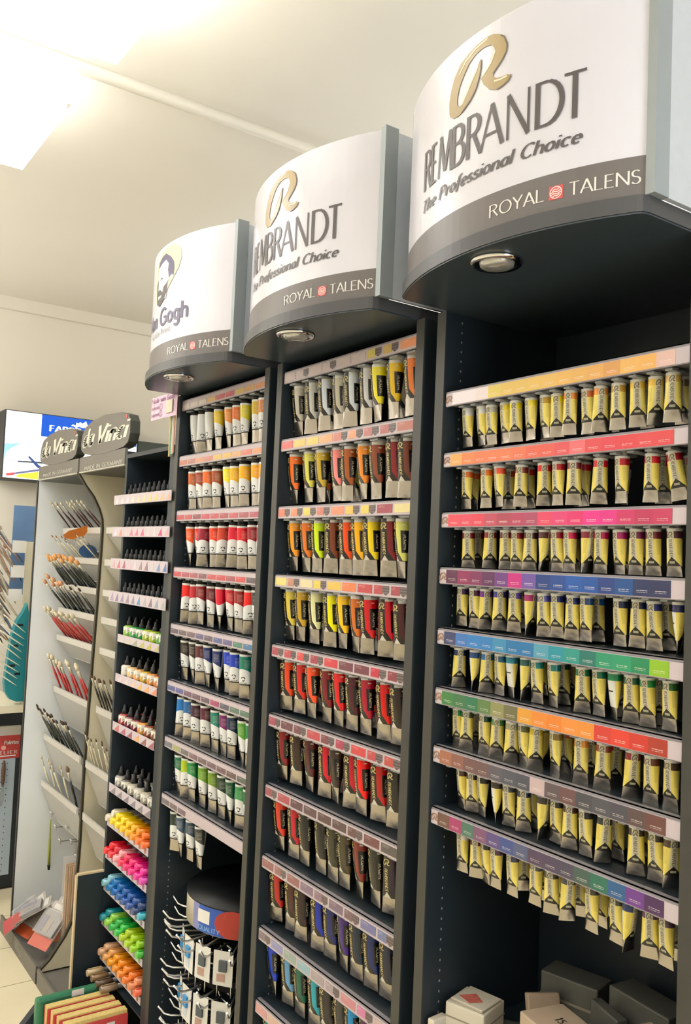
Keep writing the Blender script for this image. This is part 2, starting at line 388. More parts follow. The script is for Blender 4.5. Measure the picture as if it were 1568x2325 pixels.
# ------------------------------------------------------------------ room
XL, XR, YB, YF = -5.46, 2.2, 3.2, -3.2
struct('ceiling', MB().box(XL-.1, XR+.1, YF-.1, YB+.1, CEIL, CEIL+.1), ceilm)
struct('wall_left', MB().box(XL-.1, XL, YF-.1, YB+.1, -CZ, CEIL), wallm)
struct('wall_back', MB().box(XL, XR, YB, YB+.1, -CZ, CEIL), wallm)
struct('wall_right', MB().box(XR, XR+.1, YF, YB, -CZ, CEIL), wallm)
struct('wall_front', MB().box(XL, XR, YF-.1, YF, -CZ, CEIL), wallm)
struct('trim_1', MB().box(XL, XL+.035, YF, YB, CEIL-.075, CEIL), trimm)
struct('trim_2', MB().tube([(-2.65, YF, CEIL-.012), (-2.65, YB, CEIL-.012)], .022, 10), trimm)
struct('baseboard_left', MB().box(XL, XL+.02, YF, YB, -CZ, -CZ+.1), trimm)
struct('window_1', MB().box(XR-.03, XR, .45, 1.55, -1.3, 1.15), trimm)
wp = solo('window_pane', MB().box(XR-.036, XR-.03, .5, 1.5, -1.25, 1.10), mat('daylight_pane', rgb(214, 228, 250), .3, emit=2.5, var=0), kind='structure'); wp.name = 'window_2'
area('window_daylight', XR-.05, 1.0, -.08, 2.3, 1.0, 30, col=(.84, .92, 1), rot=(0, PI/2, 0))
fl = struct('floor', MB().box(XL, XR, YF, YB, -CZ-.1, -CZ-.006), grout)
tme = MB().box(-.187, .187, -.257, .257, -.012, 0).mesh('tile', tilem)
x0 = -4.42-.19
for i in range(-2, 18):
    for j in range(-6, 4):
        cx, cy = x0+.38*i+.0, .94+.52*j
        if XL+.15 < cx < XR-.2 and YF+.2 < cy < YB-.2:
            o = bpy.data.objects.new('tile', tme); C.objects.link(o); o.parent = fl; o.location = (cx*K, cy*K, -CZ*K)
# ceiling lamps, each with its own light
lampm = mat('lamp_diffuser', rgb(255, 250, 240), .5, emit=1.6, var=0)
for i, (x, y) in enumerate(LPOS):
    a = thing('ceiling_lamp', 'square glowing ceiling lamp panel at the upper left of the picture' if i == 0 else
              'square ceiling lamp panel outside the picture, %s' % ['', 'above the middle cabinet', 'added above the nearest cabinet', 'added at far left of the aisle', 'added mid aisle behind camera', 'added in right aisle behind camera', 'added in the far left corner', 'added behind the nearest cabinet', 'added behind the middle cabinet', 'added behind the brush stands'][i], 'lamp', (x, y, CEIL-.06))
    dz = .145 if i < 2 else .62      # added lamps out of view hang lower to spread light over the ceiling
    part('frame', MB().box(x-.26, x+.26, y-.30, y+.30, CEIL-dz-.015, CEIL-dz), trimm, a)
    part('diffuser', MB().box(x-.25, x+.25, y-.29, y+.29, CEIL-dz-.04, CEIL-dz-.015), lampm, a)
    part('hanger_rod', MB().box(x-.006, x+.006, y-.006, y+.006, CEIL-dz, CEIL), trimm, a)
    area('lamp_light', x, y, CEIL-dz-.045, .5, .58, DOWN*(8 if i == 0 else 34 if i == 6 else 1))
    area('added_uplight', x, y, CEIL-dz+.005, .5, .58, UP*(.08 if i == 0 else .2 if i == 1 else 1.1 if i == 6 else .5 if i < 7 else .2), rot=(PI, 0, 0))  # upward light added to brighten the ceiling; lamps hang down to fit it
# ------------------------------------------------------------------ paint tube meshes
def tube_shell(r, L, t0, t1, seg=20, rows=8, flare=.32, off=0., pw=1.9):
    mb = MB(); mb.uv = []
    def P(u, t):
        a = r*(1+flare*t**2.2)+off; b = max(r*(1-t**pw), .0011)+off; ph = (u-.5)*2*PI
        return (a*math.sin(ph), -b*math.cos(ph), -L*t)
    for i in range(rows):
        ta, tb = t0+(t1-t0)*i/rows, t0+(t1-t0)*(i+1)/rows
        va, vb = 1-i/rows, 1-(i+1)/rows
        for k in range(seg):
            u0, u1 = k/seg, (k+1)/seg
            b = len(mb.v); mb.v += [P(u0, ta), P(u0, tb), P(u1, tb), P(u1, ta)]
            mb.f.append((b, b+1, b+2, b+3)); mb.mi.append(0); mb.sm.append(True)
            mb.uv.append([(u0, va), (u0, vb), (u1, vb), (u1, va)])
    return mb, P
def weld(me):
    bm = bmesh.new(); bm.from_mesh(me); bmesh.ops.remove_doubles(bm, verts=bm.verts, dist=1e-6); bm.to_mesh(me); bm.free(); return me
def make_kind(name, r, L, lab_t, labmat, capmat, cap, flare, lett, lettmat, pw):
    lab, P = tube_shell(r, L, 0, lab_t, flare=flare, pw=pw, rows=9)
    fo, _ = tube_shell(r, L, lab_t-.01, 1, flare=flare, pw=pw, rows=4, off=-.0002)
    d = {'label': weld(lab.mesh(name+'_label', labmat)), 'foil': weld(fo.mesh(name+'_foil', foil))}
    cb = MB().lathe([(r*.45, .001), (r*.97, 0), (r*.97, -.0005)], seg=16)
    cb2 = MB().lathe([(r*.5, 0), (r*.72, .001), (r*.72, cap), (r*.3, cap+.001)], seg=12)
    d['cap'] = cb2.mesh(name+'_cap', capmat); d['shoulder'] = cb.mesh(name+'_shoulder', capw)
    lm = MB()
    def F(a, z):     # a : arc angle in turns from the front, z down in t
        p = P(.5+a, z); return (p[0]*1.012, p[1]*1.012-.00015, p[2])
    lett(lm, F); d['lettering'] = lm.mesh(name+'_lettering', lettmat)
    return d
def lett_a(mb, F):
    q = text_quads('REMBRANDT', 0, 0, 1, .17, .09, width=.36, track=.1)
    add2d(mb, [[(a, b) for a, b in p] for p in q], lambda a, b: F((b-.5)*.075, .22+a))
    for t in poly_tris(emb_small(0, 0, 1), 9): mb.quad(*[F((a)*.085, .20-b*.13) for a, b in t])
def lett_b(mb, F):
    q = text_quads('REMBRANDT', 0, 0, 1, .17, .09, width=.38, track=.1)
    add2d(mb, q, lambda a, b: F(-.04+(b-.5)*.06, .24+a))
    for t in poly_tris(emb_small(0, 0, 1), 9): mb.quad(*[F(-.04+(a)*.1, .19-b*.12) for a, b in t])
def lett_c(mb, F):
    add2d(mb, text_quads('van Gogh', 0, 0, 1, .14, .1, width=1., track=.1), lambda a, b: F(.01+(a-.5)*.2, .655-b*.03))
    hair = [(-.3, .5), (-.42, .75), (-.3, 1.), (.1, 1.12), (.42, 1.), (.5, .7), (.42, .45), (.3, .55), (.25, .8), (0, .95), (-.25, .75)]
    beard = [(-.25, .2), (-.1, -.1), (.15, -.12), (.35, .15), (.42, .42), (.25, .3), (.15, .15), (0, .2), (-.15, .15)]
    for pl in (hair, beard):
        for t in poly_tris(pl, 9): mb.quad(*[F(.01+a*.13, .60-b*.085) for a, b in t])
KA = make_kind('small_tube', .0132, .084, .75, tub_a, capw, .012, .24, lett_a, mat('tube_letter_grey', rgb(112, 106, 92), .4), 1.75)
KB = make_kind('large_tube', .0232, .141, .72, tub_b, capw, .014, .06, lett_b, mat('tube_letter_gold', rgb(196, 180, 120), .35), 1.6)
KC = make_kind('medium_tube', .0205, .134, .70, tub_c, capb, .004, .04, lett_c, mat('tube_letter_black', rgb(30, 30, 34), .4), 1.6)
# visible black cap on the white tubes: their sleeve starts below it
def add_tube_c(p, col):
    pass
CN = [('white', (225, 225, 228)), ('yellow', (240, 225, 30)), ('golden yellow', (230, 185, 40)), ('orange', (235, 125, 35)), ('red-orange', (240, 75, 35)), ('red', (220, 20, 30)),
      ('dark red', (140, 25, 35)), ('crimson', (205, 10, 60)), ('pink', (250, 140, 140)), ('magenta', (180, 20, 110)), ('purple', (110, 30, 110)), ('violet', (70, 50, 140)),
      ('navy', (25, 35, 90)), ('blue', (15, 60, 180)), ('light blue', (40, 130, 200)), ('turquoise', (20, 130, 130)), ('green', (20, 120, 70)), ('leaf green', (100, 155, 50)),
      ('dark green', (20, 65, 45)), ('brown', (130, 65, 40)), ('dark brown', (62, 42, 34)), ('black', (28, 28, 30)), ('ochre', (190, 155, 60)), ('olive', (110, 100, 50)),
      ('grey', (110, 112, 115)), ('cream', (225, 220, 170)), ('lime', (190, 215, 30)), ('slate blue', (60, 85, 110))]
def cname(c): return min(CN, key=lambda n: sum((a-b)**2 for a, b in zip(n[1], c)))[0]
ORD = ['first', 'second', 'third', 'fourth', 'fifth', 'sixth', 'seventh', 'eighth', 'ninth', 'tenth', 'eleventh', 'twelfth', 'thirteenth', 'fourteenth', 'fifteenth', 'sixteenth', 'seventeenth', 'eighteenth', 'nineteenth', 'twentieth']
def hang(kind, x, y, z, col, label, group, rz=0, tilt=0, sc=1., lean=0):
    t = thing('paint_tube', label, 'paint tube', (x, y, z), group); t.rotation_euler = (lean, tilt, rz); t.scale = (sc, sc, sc)
    c = rgb(col)
    if kind is KC:
        lpart('label', KC['label'], t, (0, 0, -.011), c); lpart('foil', KC['foil'], t, (0, 0, -.011)); lpart('lettering', KC['lettering'], t, (0, 0, -.011))
        lpart('cap', CAPC, t)
    else:
        lpart('label', kind['label'], t, None, c); lpart('foil', kind['foil'], t); lpart('lettering', kind['lettering'], t)
        lpart('cap', kind['cap'], t)
    lpart('shoulder', kind['shoulder'], t, (0, 0, -.011) if kind is KC else None)
    return t
CAPC = MB().lathe([(.016, .004), (.0192, .002), (.0192, -.0115), (.017, -.012)], seg=16).mesh('medium_tube_cap', capb)
# ------------------------------------------------------------------ display cabinets
RAD = .572
def header(cx, kind, t):
    yf = 1.045; yc = yf+RAD; A = math.asin(.30/RAD)
    def F(s, z, o=0.):
        a = s/RAD; return (cx+(RAD+o)*math.sin(a), yc-(RAD+o)*math.cos(a), z)
    n = 28; z0, z1 = .590, .975
    mb = MB()
    for i in range(n):
        a0, a1 = (-A+2*A*i/n)*RAD, (-A+2*A*(i+1)/n)*RAD
        mb.quad(F(a0, z0), F(a1, z0), F(a1, z1), F(a0, z1), smooth=True)
        mb.quad(F(a0, z0, -.008), F(a1, z0, -.008), F(a1, z1, -.008), F(a0, z1, -.008), smooth=True)
        mb.quad(F(a0, z1), F(a1, z1), F(a1, z1, -.008), F(a0, z1, -.008))
    hp = part('header_panel', mb, white, t)
    mb = MB()
    for i in range(n):
        a0, a1 = (-A+2*A*i/n)*RAD, (-A+2*A*(i+1)/n)*RAD
        mb.quad(F(a0, z0, .0008), F(a1, z0, .0008), F(a1, .6565, .0008), F(a0, .6565, .0008), smooth=True)
    part('printed_band', mb, band, hp)
    xa, ya = F(A*RAD, 0)[:2]
    # aluminium frame and side boxes
    for s in (-1, 1):
        e = cx+s*.30
        fwd = .017 if s > 0 else .006
        part('side_frame', MB().box(min(e, e+s*fwd), max(e, e+s*fwd), ya-(.006 if s > 0 else -.004), ya+.03, z0, z1+(.004 if s > 0 else -.006)), mat('grey_aluminium_trim', rgb(150, 158, 162), .5, metal=.2, var=.03), t)
        part('side_panel', MB().box(min(e+s*.006, e+s*.016), max(e+s*.006, e+s*.016), ya+.03, 1.6, z0, z1-.004), alu, t)
    top = [(cx+.30, 1.6), (cx-.30, 1.6)]+[F((-A+2*A*i/n)*RAD, 0, -.008)[:2] for i in range(n+1)]
    part('header_top', MB().prism(top, z1-.012, z1-.006), alu, t)
    fo = lambda a, b: F(a, b, .0016)
    lt = MB()
    add2d(lt, text_quads('ROYAL', .035, .6125, .0225, .11, .055, width=.112, track=.1), fo)
    add2d(lt, text_quads('TALENS', .192, .6115, .0225, .11, .055, width=.113, track=.1), fo)
    part('maker_lettering', lt, paleprint, hp)
    lg = MB(); lg.quad(*[F(a, b, .0014) for a, b in ((.156, .611), (.181, .611), (.181, .634), (.156, .634))])
    part('maker_badge', lg, redp, hp)
    lg = MB(); cxx, czz = .1685, .6225
    ring = arc(cxx, czz, .0103, .0098, 0, 360, 18)
    add2d(lg, glyph_quads(ring, .0016, .0016), lambda a, b: F(a, b, .0019))
    for k, (dz, l) in enumerate(((.005, .0065), (.0015, .009), (-.002, .009), (-.0055, .0065))):
        add2d(lg, glyph_quads([(cxx-l, czz+dz-.002), (cxx-l*.3, czz+dz+.0007), (cxx+l*.3, czz+dz-.0007), (cxx+l, czz+dz+.002)], .0018, .0018), lambda a, b: F(a, b, .0019))
    part('badge_mark', lg, pinkp, hp)
    if kind == 'R':
        lt = MB()
        pos = [('R', -.19, .031), ('E', -.155, .021), ('M', -.126, .049), ('B', -.074, .037), ('R', -.030, .038), ('A', .007, .051), ('N', .067, .048), ('D', .127, .049), ('T', .178, .038)]
        for ch, s0, wd in pos:
            q = []
            for pl in G[ch][1]:
                k = wd/G[ch][0]/.080
                thin = (ch == 'N' and pl[0][0] == pl[1][0]) or (ch == 'M' and pl[1][1] == 1 and pl[0][1] == 0) or (ch == 'A' and pl[0] == (0, 0))
                q += glyph_quads([(px*k, py) for px, py in pl], .062 if thin else .122, .05, -.12)
            add2d(lt, [[(s0+px*.0805, .7415+py*.0805) for px, py in p] for p in q], fo)
        part('brand_lettering', lt, ink, hp)
        lt = MB()
        add2d(lt, text_quads('The Professional Choice', -.197, .6975, .0235, .17, .07, width=.405, track=.09, shear=.22, pen=.2), fo)
        part('slogan_lettering', lt, ink, hp)
        em = MB()
        for tr in poly_tris(EMB, .018): em.quad(*[F(a, b, .0014) for a, b in tr])
        ep = part('emblem', em, gold, hp)
        hl = MB()
        for pl in ([(-.060, .917), (-.043, .933), (-.014, .9445), (.016, .950)], [(.006, .8835), (.018, .892), (.027, .90), (.036, .917)], [(.036, .8615), (.051, .859), (.064, .8595)], [(-.050, .857), (-.026, .882), (-.006, .908)]):
            hl = MB(); add2d(hl, glyph_quads(pl, .0034, .0034), lambda a, b: F(a, b, .0019)); part('emblem_highlight', hl, goldl, hp)
        hl = MB()
        for pl in ([(.048, .941), (.056, .935), (.0635, .917), (.0615, .905), (.0545, .8955), (.045, .887), (.0325, .8775)], [(.074, .858), (.069, .8505), (.057, .8455), (.043, .8435)], [(.0015, .917), (.001, .903), (-.0015, .888), (-.0105, .867), (-.024, .8525), (-.05, .839)]):
            hl = MB(); add2d(hl, glyph_quads(pl, .0024, .0024), lambda a, b: F(a, b, .0019)); part('emblem_shadow_line', hl, goldd, hp)
    else:
        def fill(name, poly, m, o):
            b = MB()
            for tr in poly_tris(poly, .018): b.quad(*[F(p, q, o) for p, q in tr])
            part(name, b, m, hp)
        fill('portrait_halo', [(-.083, .793), (-.116, .82), (-.125, .853), (-.118, .89), (-.100, .925), (-.075, .948), (-.045, .959), (-.007, .965), (.039, .963), (.072, .95), (.089, .93), (.089, .905), (.076, .879), (.056, .862), (.04, .85), (.0, .82)], khaki, .0012)
        fill('portrait_face', [(-.013, .926), (-.046, .922), (-.08, .913), (-.085, .88), (-.08, .83), (-.06, .80), (0, .80), (.017, .857), (.045, .862), (.03, .88), (.011, .908)], white, .0015)
        fill('portrait_hair', [(-0.014, 0.946), (0.021, 0.928), (0.045, 0.908), (0.051, 0.885), (0.048, 0.86), (0.038, 0.868), (0.026, 0.865), (0.017, 0.858), (0.013, 0.872), (0.006, 0.889), (0.011, 0.908), (-0.013, 0.926), (-0.046, 0.922), (-0.082, 0.914), (-0.078, 0.932), (-0.045, 0.944)], navy, .0018)
        fill('portrait_beard', [(0.017, 0.857), (0.009, 0.845), (0.005, 0.819), (-0.014, 0.799), (-0.054, 0.783), (-0.083, 0.796), (-0.09, 0.825), (-0.092, 0.863), (-0.078, 0.878), (-0.077, 0.859), (-0.075, 0.837), (-0.057, 0.84), (-0.032, 0.825), (-0.024, 0.841), (-0.002, 0.847)], ink, .0018)
        fill('portrait_mouth', [(-.069, .808), (-.074, .819), (-.037, .818), (-.045, .811)], white, .0021)
        fill('portrait_eye', [(-.058, .868), (-.045, .875), (-.028, .869), (-.041, .870)], ink, .0021)
        lt = MB()
        add2d(lt, text_quads('Gogh', -.040, .7165, .0525, .17, .15, width=.177, track=.1), fo)
        add2d(lt, text_quads('Van', -.175, .7165, .0525, .17, .15, width=.105, track=.1), fo)
        part('brand_lettering', lt, navy, hp)
        lt = MB(); add2d(lt, text_quads('Quality Brand', -.125, .688, .0175, .12, .1, width=.165, track=.16), fo)
        part('slogan_lettering', lt, mat('grey_print', rgb(150, 148, 146), .4), hp)
    # canopy board
    def slab(o, r):
        hw = .305+o; pts = []
        yb = 1.62
        R2 = RAD+.012+o; ym = yc
        a = math.asin(min(hw-.012, R2)/R2)
        arcp = [(cx+R2*math.sin(-a+2*a*i/24), ym-R2*math.cos(-a+2*a*i/24)) for i in range(25)]
        y_e = arcp[0][1]
        return [(cx-hw, yb)]+[(cx-hw, y_e+.02), (cx-hw+.004, y_e+.006)]+arcp+[(cx+hw-.004, y_e+.006), (cx+hw, y_e+.02), (cx+hw, yb)]
    part('canopy_board', MB().prism(slab(0, 0), .5625, .5895, mi=0), slabm, t)
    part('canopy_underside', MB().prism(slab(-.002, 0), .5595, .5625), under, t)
    dl = part('downlight', MB().lathe([(.026, -.0005), (.034, -.006), (.044, -.0075), (.049, -.004), (.0495, 0)], cx-.005, 1.105, .5595, seg=32), chrome, t)
    part('lens', MB().lathe([(.0, -.0145), (.02, -.0135), (.030, -.010), (.0325, -.004), (.033, 0)], cx-.005, 1.105, .5595, seg=28, caps=False), lens, dl)
def cabinet(cx, kind, label):
    t = thing('display_cabinet', label, 'cabinet', (cx, 1.4, -CZ))
    yb = 1.62
    for s in (-1, 1):
        a, b = cx+s*.303, cx+s*.331
        part('side_panel', MB().box(min(a, b), max(a, b), 1.247, yb, -CZ, .5595), black, t)
        e = part('edge_band', MB().box(min(a, b), max(a, b), 1.244, 1.247, -CZ, .5595), edge, t)
        mb = MB()
        for k in range(100):
            z = .54-k*.0217
            if z < -1.75: break
            x = cx+s*.3025
            mb.quad(*[(x, 1.292+.0022*math.cos(q*PI/3), z+.003*math.sin(q*PI/3)) for q in range(6)])
        h = part('peg_hole', mb, holem, t); h['kind'] = 'stuff'
    part('back_panel', MB().box(cx-.303, cx+.303, yb-.02, yb, -CZ, .5595), black, t)
    part('plinth', MB().box(cx-.303, cx+.303, 1.27, yb-.02, -CZ, -CZ+.1), black, t)
    header(cx, 'L' if kind == 'C' else 'R', t)
    return t
XRc, XMc, XLc = -1.142, -1.8495, -2.557
cabR = cabinet(XRc, 'A', 'nearest black tube display cabinet with yellow tubes under a curved white sign')
cabM = cabinet(XMc, 'B', 'middle black tube display cabinet full of black-labelled tubes under curved white sign')
cabL = cabinet(XLc, 'C', 'third black tube display cabinet with portrait emblem on its curved sign')
for cxx in (-1.495, -2.203):
    solo('filler_post', MB().box(cxx-.021, cxx+.021, 1.285, 1.6, -CZ, .55), black, 'narrow black filler post between the %s cabinets' % ('nearest and middle' if cxx > -2 else 'middle and third'), 'post')
# ------------------------------------------------------------------ rails with colour labels
ROWN = ['top', 'second', 'third', 'fourth', 'fifth', 'sixth', 'seventh', 'eighth', 'ninth', 'tenth']
def swbox(x0, x1, y, z0, z1, th=.0008):
    mb = MB(); mb.uv = []
    P = [(x0, y-th, z0), (x1, y-th, z0), (x1, y-th, z1), (x0, y-th, z1), (x0, y, z0), (x1, y, z0), (x1, y, z1), (x0, y, z1)]
    mb.v = P
    for f in ((0, 1, 2, 3), (4, 7, 6, 5), (0, 3, 7, 4), (1, 5, 6, 2), (0, 4, 5, 1), (3, 2, 6, 7)):
        mb.f.append(f); mb.mi.append(0); mb.sm.append(False); mb.uv.append([(0, 0), (1, 0), (1, 1), (0, 1)] if f == (0, 1, 2, 3) else [(0, 0)]*4)
    return mb
clipme = MB().box(-.007, .007, 0, .06, -.0035, 0).mesh('hanger_clip', clipm)
clipmb = MB().box(-.016, .016, 0, .07, -.0045, 0).mesh('hanger_clip', clipm)
def rail(cx, zt, zb, kind, row, cols, whose, lipmat=None):
    x0, x1 = cx-.3, cx+.301
    t = thing('label_rail', 'colour label rail, %s from top, across the %s cabinet' % (ROWN[row], whose), 'shelf rail', (cx, 1.3, zb), 'colour label rails of the %s cabinet' % whose)
    lip = .006
    part('channel', MB().box(x0, x1, 1.2512, 1.2535, zb, zt).box(x0, x1, 1.2512, 1.265, zt-.002, zt).box(x0, x1, 1.256, 1.30, zb+.004, zb+.007), railm, t)
    part('shelf_plate', MB().box(x0, x1, 1.2652, 1.40, zt-.003, zt-.0005), black, t)
    ls = part('label_strip', MB().box(x0, x1, 1.2500, 1.2511, zb+.0015, zt-lip), labelw if kind != 'A' else labelend, t)
    zl0, zl1 = zb+.0025, zt-lip-.001
    if kind == 'A':
        em = MB()
        for tr in poly_tris(emb_small(x0+.011, zl0+.005, (zl1-zl0)*.62), 1): em.quad(*[(a, 1.2492, b) for a, b in tr])
        part('emblem', em, mat('emblem_brown', rgb(150, 110, 84), .4), ls)
        n = len(cols); xa = x0+.022; xb = x1-.028; wv = (xb-xa)/n
        for i, c in enumerate(cols):
            part('swatch', swbox(xa+wv*i, xa+wv*(i+1), 1.25, zl0, zl1), sw_r, ls, rgb(c))
    elif kind == 'B':
        n = 9; wv = (x1-x0)/n
        for i, c in enumerate(cols):
            a = x0+wv*i+.004; b = x0+wv*(i+1)-.004
            if isinstance(c, tuple) and len(c) == 2 and c[1]:
                part('swatch', swbox(a, a+(b-a)*.56, 1.25, zl0+.004, zl1-.003), sw_m, ls, rgb(c[0]))
                p = [(a+(b-a)*.56, zl1-.003), (b, zl1-.003), (b, zl0+.009), (a+(b-a)*.78, zl0+.002), (a+(b-a)*.56, zl0+.009)]
                m = MB(); m.uv = []; m.quad(*[(q[0], 1.2491, q[1]) for q in p]); m.uv.append([((q[0]-a)/(b-a), (q[1]-zl0)/(zl1-zl0)) for q in p])
                part('shield', m, sw_s, ls)
            else:
                part('swatch', swbox(a, b, 1.25, zl0+.004, zl1-.003), sw_m, ls, rgb(c[0] if isinstance(c, tuple) else c))
    else:
        n = 9; wv = (x1-x0)/n; h = zl1-zl0
        for i, c in enumerate(cols):
            if c is None: continue
            a = x0+wv*i+.004; b = x0+wv*(i+1)-.004
            part('swatch', swbox(a, b, 1.25, zl0+.003, zl0+h*.62), sw_m, ls, rgb(c))
    nc = 15 if kind == 'A' else 9; wv = (x1-x0-.05)/nc if kind == 'A' else (x1-x0)/nc
    for i in range(nc):
        lpart('hanger_clip', clipme if kind == 'A' else clipmb, t, (x0+(.022 if kind == 'A' else 0)+wv*(i+.5)-cx, -.042, -.0005))
    return t
SR = [['e6dce4', 'e6dce4', 'e4d6d8', 'd9c25e', 'dcb95a', 'dcb85a', 'e0b95c', 'e2b860', 'e3b25c', 'e0ae5a', 'e0a85a', 'd89c58', 'e8b464', 'e8b060', 'ddb8b0'],
      ['e4a458', 'e0804a', 'e0784c', 'e07850', 'e07850', 'de7252', 'dc6450', 'dc5c50', 'd8545a', 'e06c74', 'd84c54', 'd84454', 'd8444e', 'd84a50', 'd84850'],
      ['e0485c', 'd84860', 'd84058', 'b84860', 'a84458', 'b04060', 'a84868', 'dc4468', 'd84078', 'd83070', 'e0308c', 'd83088', 'c83468', 'b8345c', 'c03a60'],
      ['5a2848', '8a2858', '7a2858', '5a2858', '6a3a80', 'c02880', '6a50a0', '1c3c80', '1a4590', '1a55a8', '1a50a0', '203c80', '1a4c8c', '24305c', '2a3058'],
      ['38406a', '3a70b8', '2a7ac0', '2a78b8', '3a88b4', '2070a8', '2070a8', '5098b0', '208ca0', '2a9088', '207068', '28906c', '28946a', '208458', '8ab828'],
      ['3a7a40', '3a7048', '2a7050', '5a7a48', '8a8a5a', '6a6848', 'd89838', 'e08838', 'e08030', 'e88c40', 'e08c38', 'cc3c34', 'd84030', 'c8382c', 'a83828'],
      ['a06850', '8a5a50', '705050', '6a5050', '5a5660', '4c505c', '4a4c58', 'c0aaac', '5c5054', '6a4c4c', '484850', '505058', '4c4a54', '5a4848', '6a4440'],
      ['6a4c40', 'a03a68', '487060', '7a5070', '5a4a80', '40508a', '50587a', '50405a', '4a4058', '484458', '405850', '2a6a58', '2a5a8a', '6a3a8a', '4a2a58']]
ZR = [(.380, .345), (.2455, .2115), (.115, .080), (-.004, -.042), (-.1355, -.1715), (-.262, -.299), (-.386, -.423), (-.5165, -.5525)]
for i, (a, b) in enumerate(ZR): rail(XRc, a, b, 'A', i, SR[i], 'nearest')
def D(s): return [(c.strip('*'), '*' in c) for c in s.split()]
SM = [D('c8b8b8 c8b8b8* c8b8b8 c8b8b8* c8b8b8 c8b8b8 d0c060* c8a860* e09468'),
      D('dc6c6c dcbc6c dcc468 e8a474 c87c70* e89870* b87070* b06868* b06c60'),
      D('e07860* e88c68* d4c85c* c87868* e88c6c dcb858* dcc458* 9c4050 d8cc90'),
      D('dccc78 b88068* d8ccA0 dcc450* e0b850 dc7848 b84048 b04048* a04450*'),
      D('a84454* b84850* d04c4c* a03c50* c83c48 703c48 703844 c02c44* 8c3c48*'),
      D('a04858* 684048 70444c* b84850 784048* a84058* c84448 b84850* b84c48*'),
      D('985058* a85058 604048 5c4448 5c4444 5c4848 684c4c* 704848 5c5450'),
      D('906060 906464* 906060 806c80 8c7080* 786478 745c60* 70709c 7078a0*'),
      D('807078* 8888b0 90a098 8cacb8 a09498 a09098* c08088 c878a0* b8a0a0'),
      D('c89490 c8a898 c8a89c b8a8a8 a8a0b0 98a0b8 a8b0a8 b0a8a0 a8a0a0')]
ZM0 = (.5345, .4985)
ZMt = [.534, .339, .147, -.046, -.242, -.436, -.631, -.826, -1.022, -1.218]
for i, z in enumerate(ZMt): rail(XMc, z, z-.037, 'B', i, SM[i], 'middle')
SL = ['d0c4c0 d0c4c0 d0c4bc d8b070 c86468 c85c68 d0b060 d0a068 d09068', 'c07868 b07870 cc9478 cc8478 d8b868 d8b468 d8a878 d07868 d8946c',
      'b85058 b85058 8c4858 b84c5c b85058 a85058 b85058 a05058 a85060', 'c04858 a85060 a05860 80505c c05058 c04850 a05058 c84c50 5c5058',
      '605464 64585c 705860 605880 605464 586090 605c88 508070 40709c', '50588c 585c94 6c5068 685060 645460 a03c68 545464 5c7464 507060',
      '686a78 9ca068 686668 745c64 6c585c 6c5660 6c5458 64504c 586058', '6c6a6c 746464 74646c - - - - - -']
ZLt = [.542, .344, .152, -.045, -.242, -.438, -.630, -.824]
for i, z in enumerate(ZLt): rail(XLc, z, z-.040, 'C', i, [None if c == '-' else c for c in SL[i].split()], 'third')
# ------------------------------------------------------------------ yellow tubes, nearest cabinet  (x positions in the photograph give the spacing)
WH = (222, 222, 224)
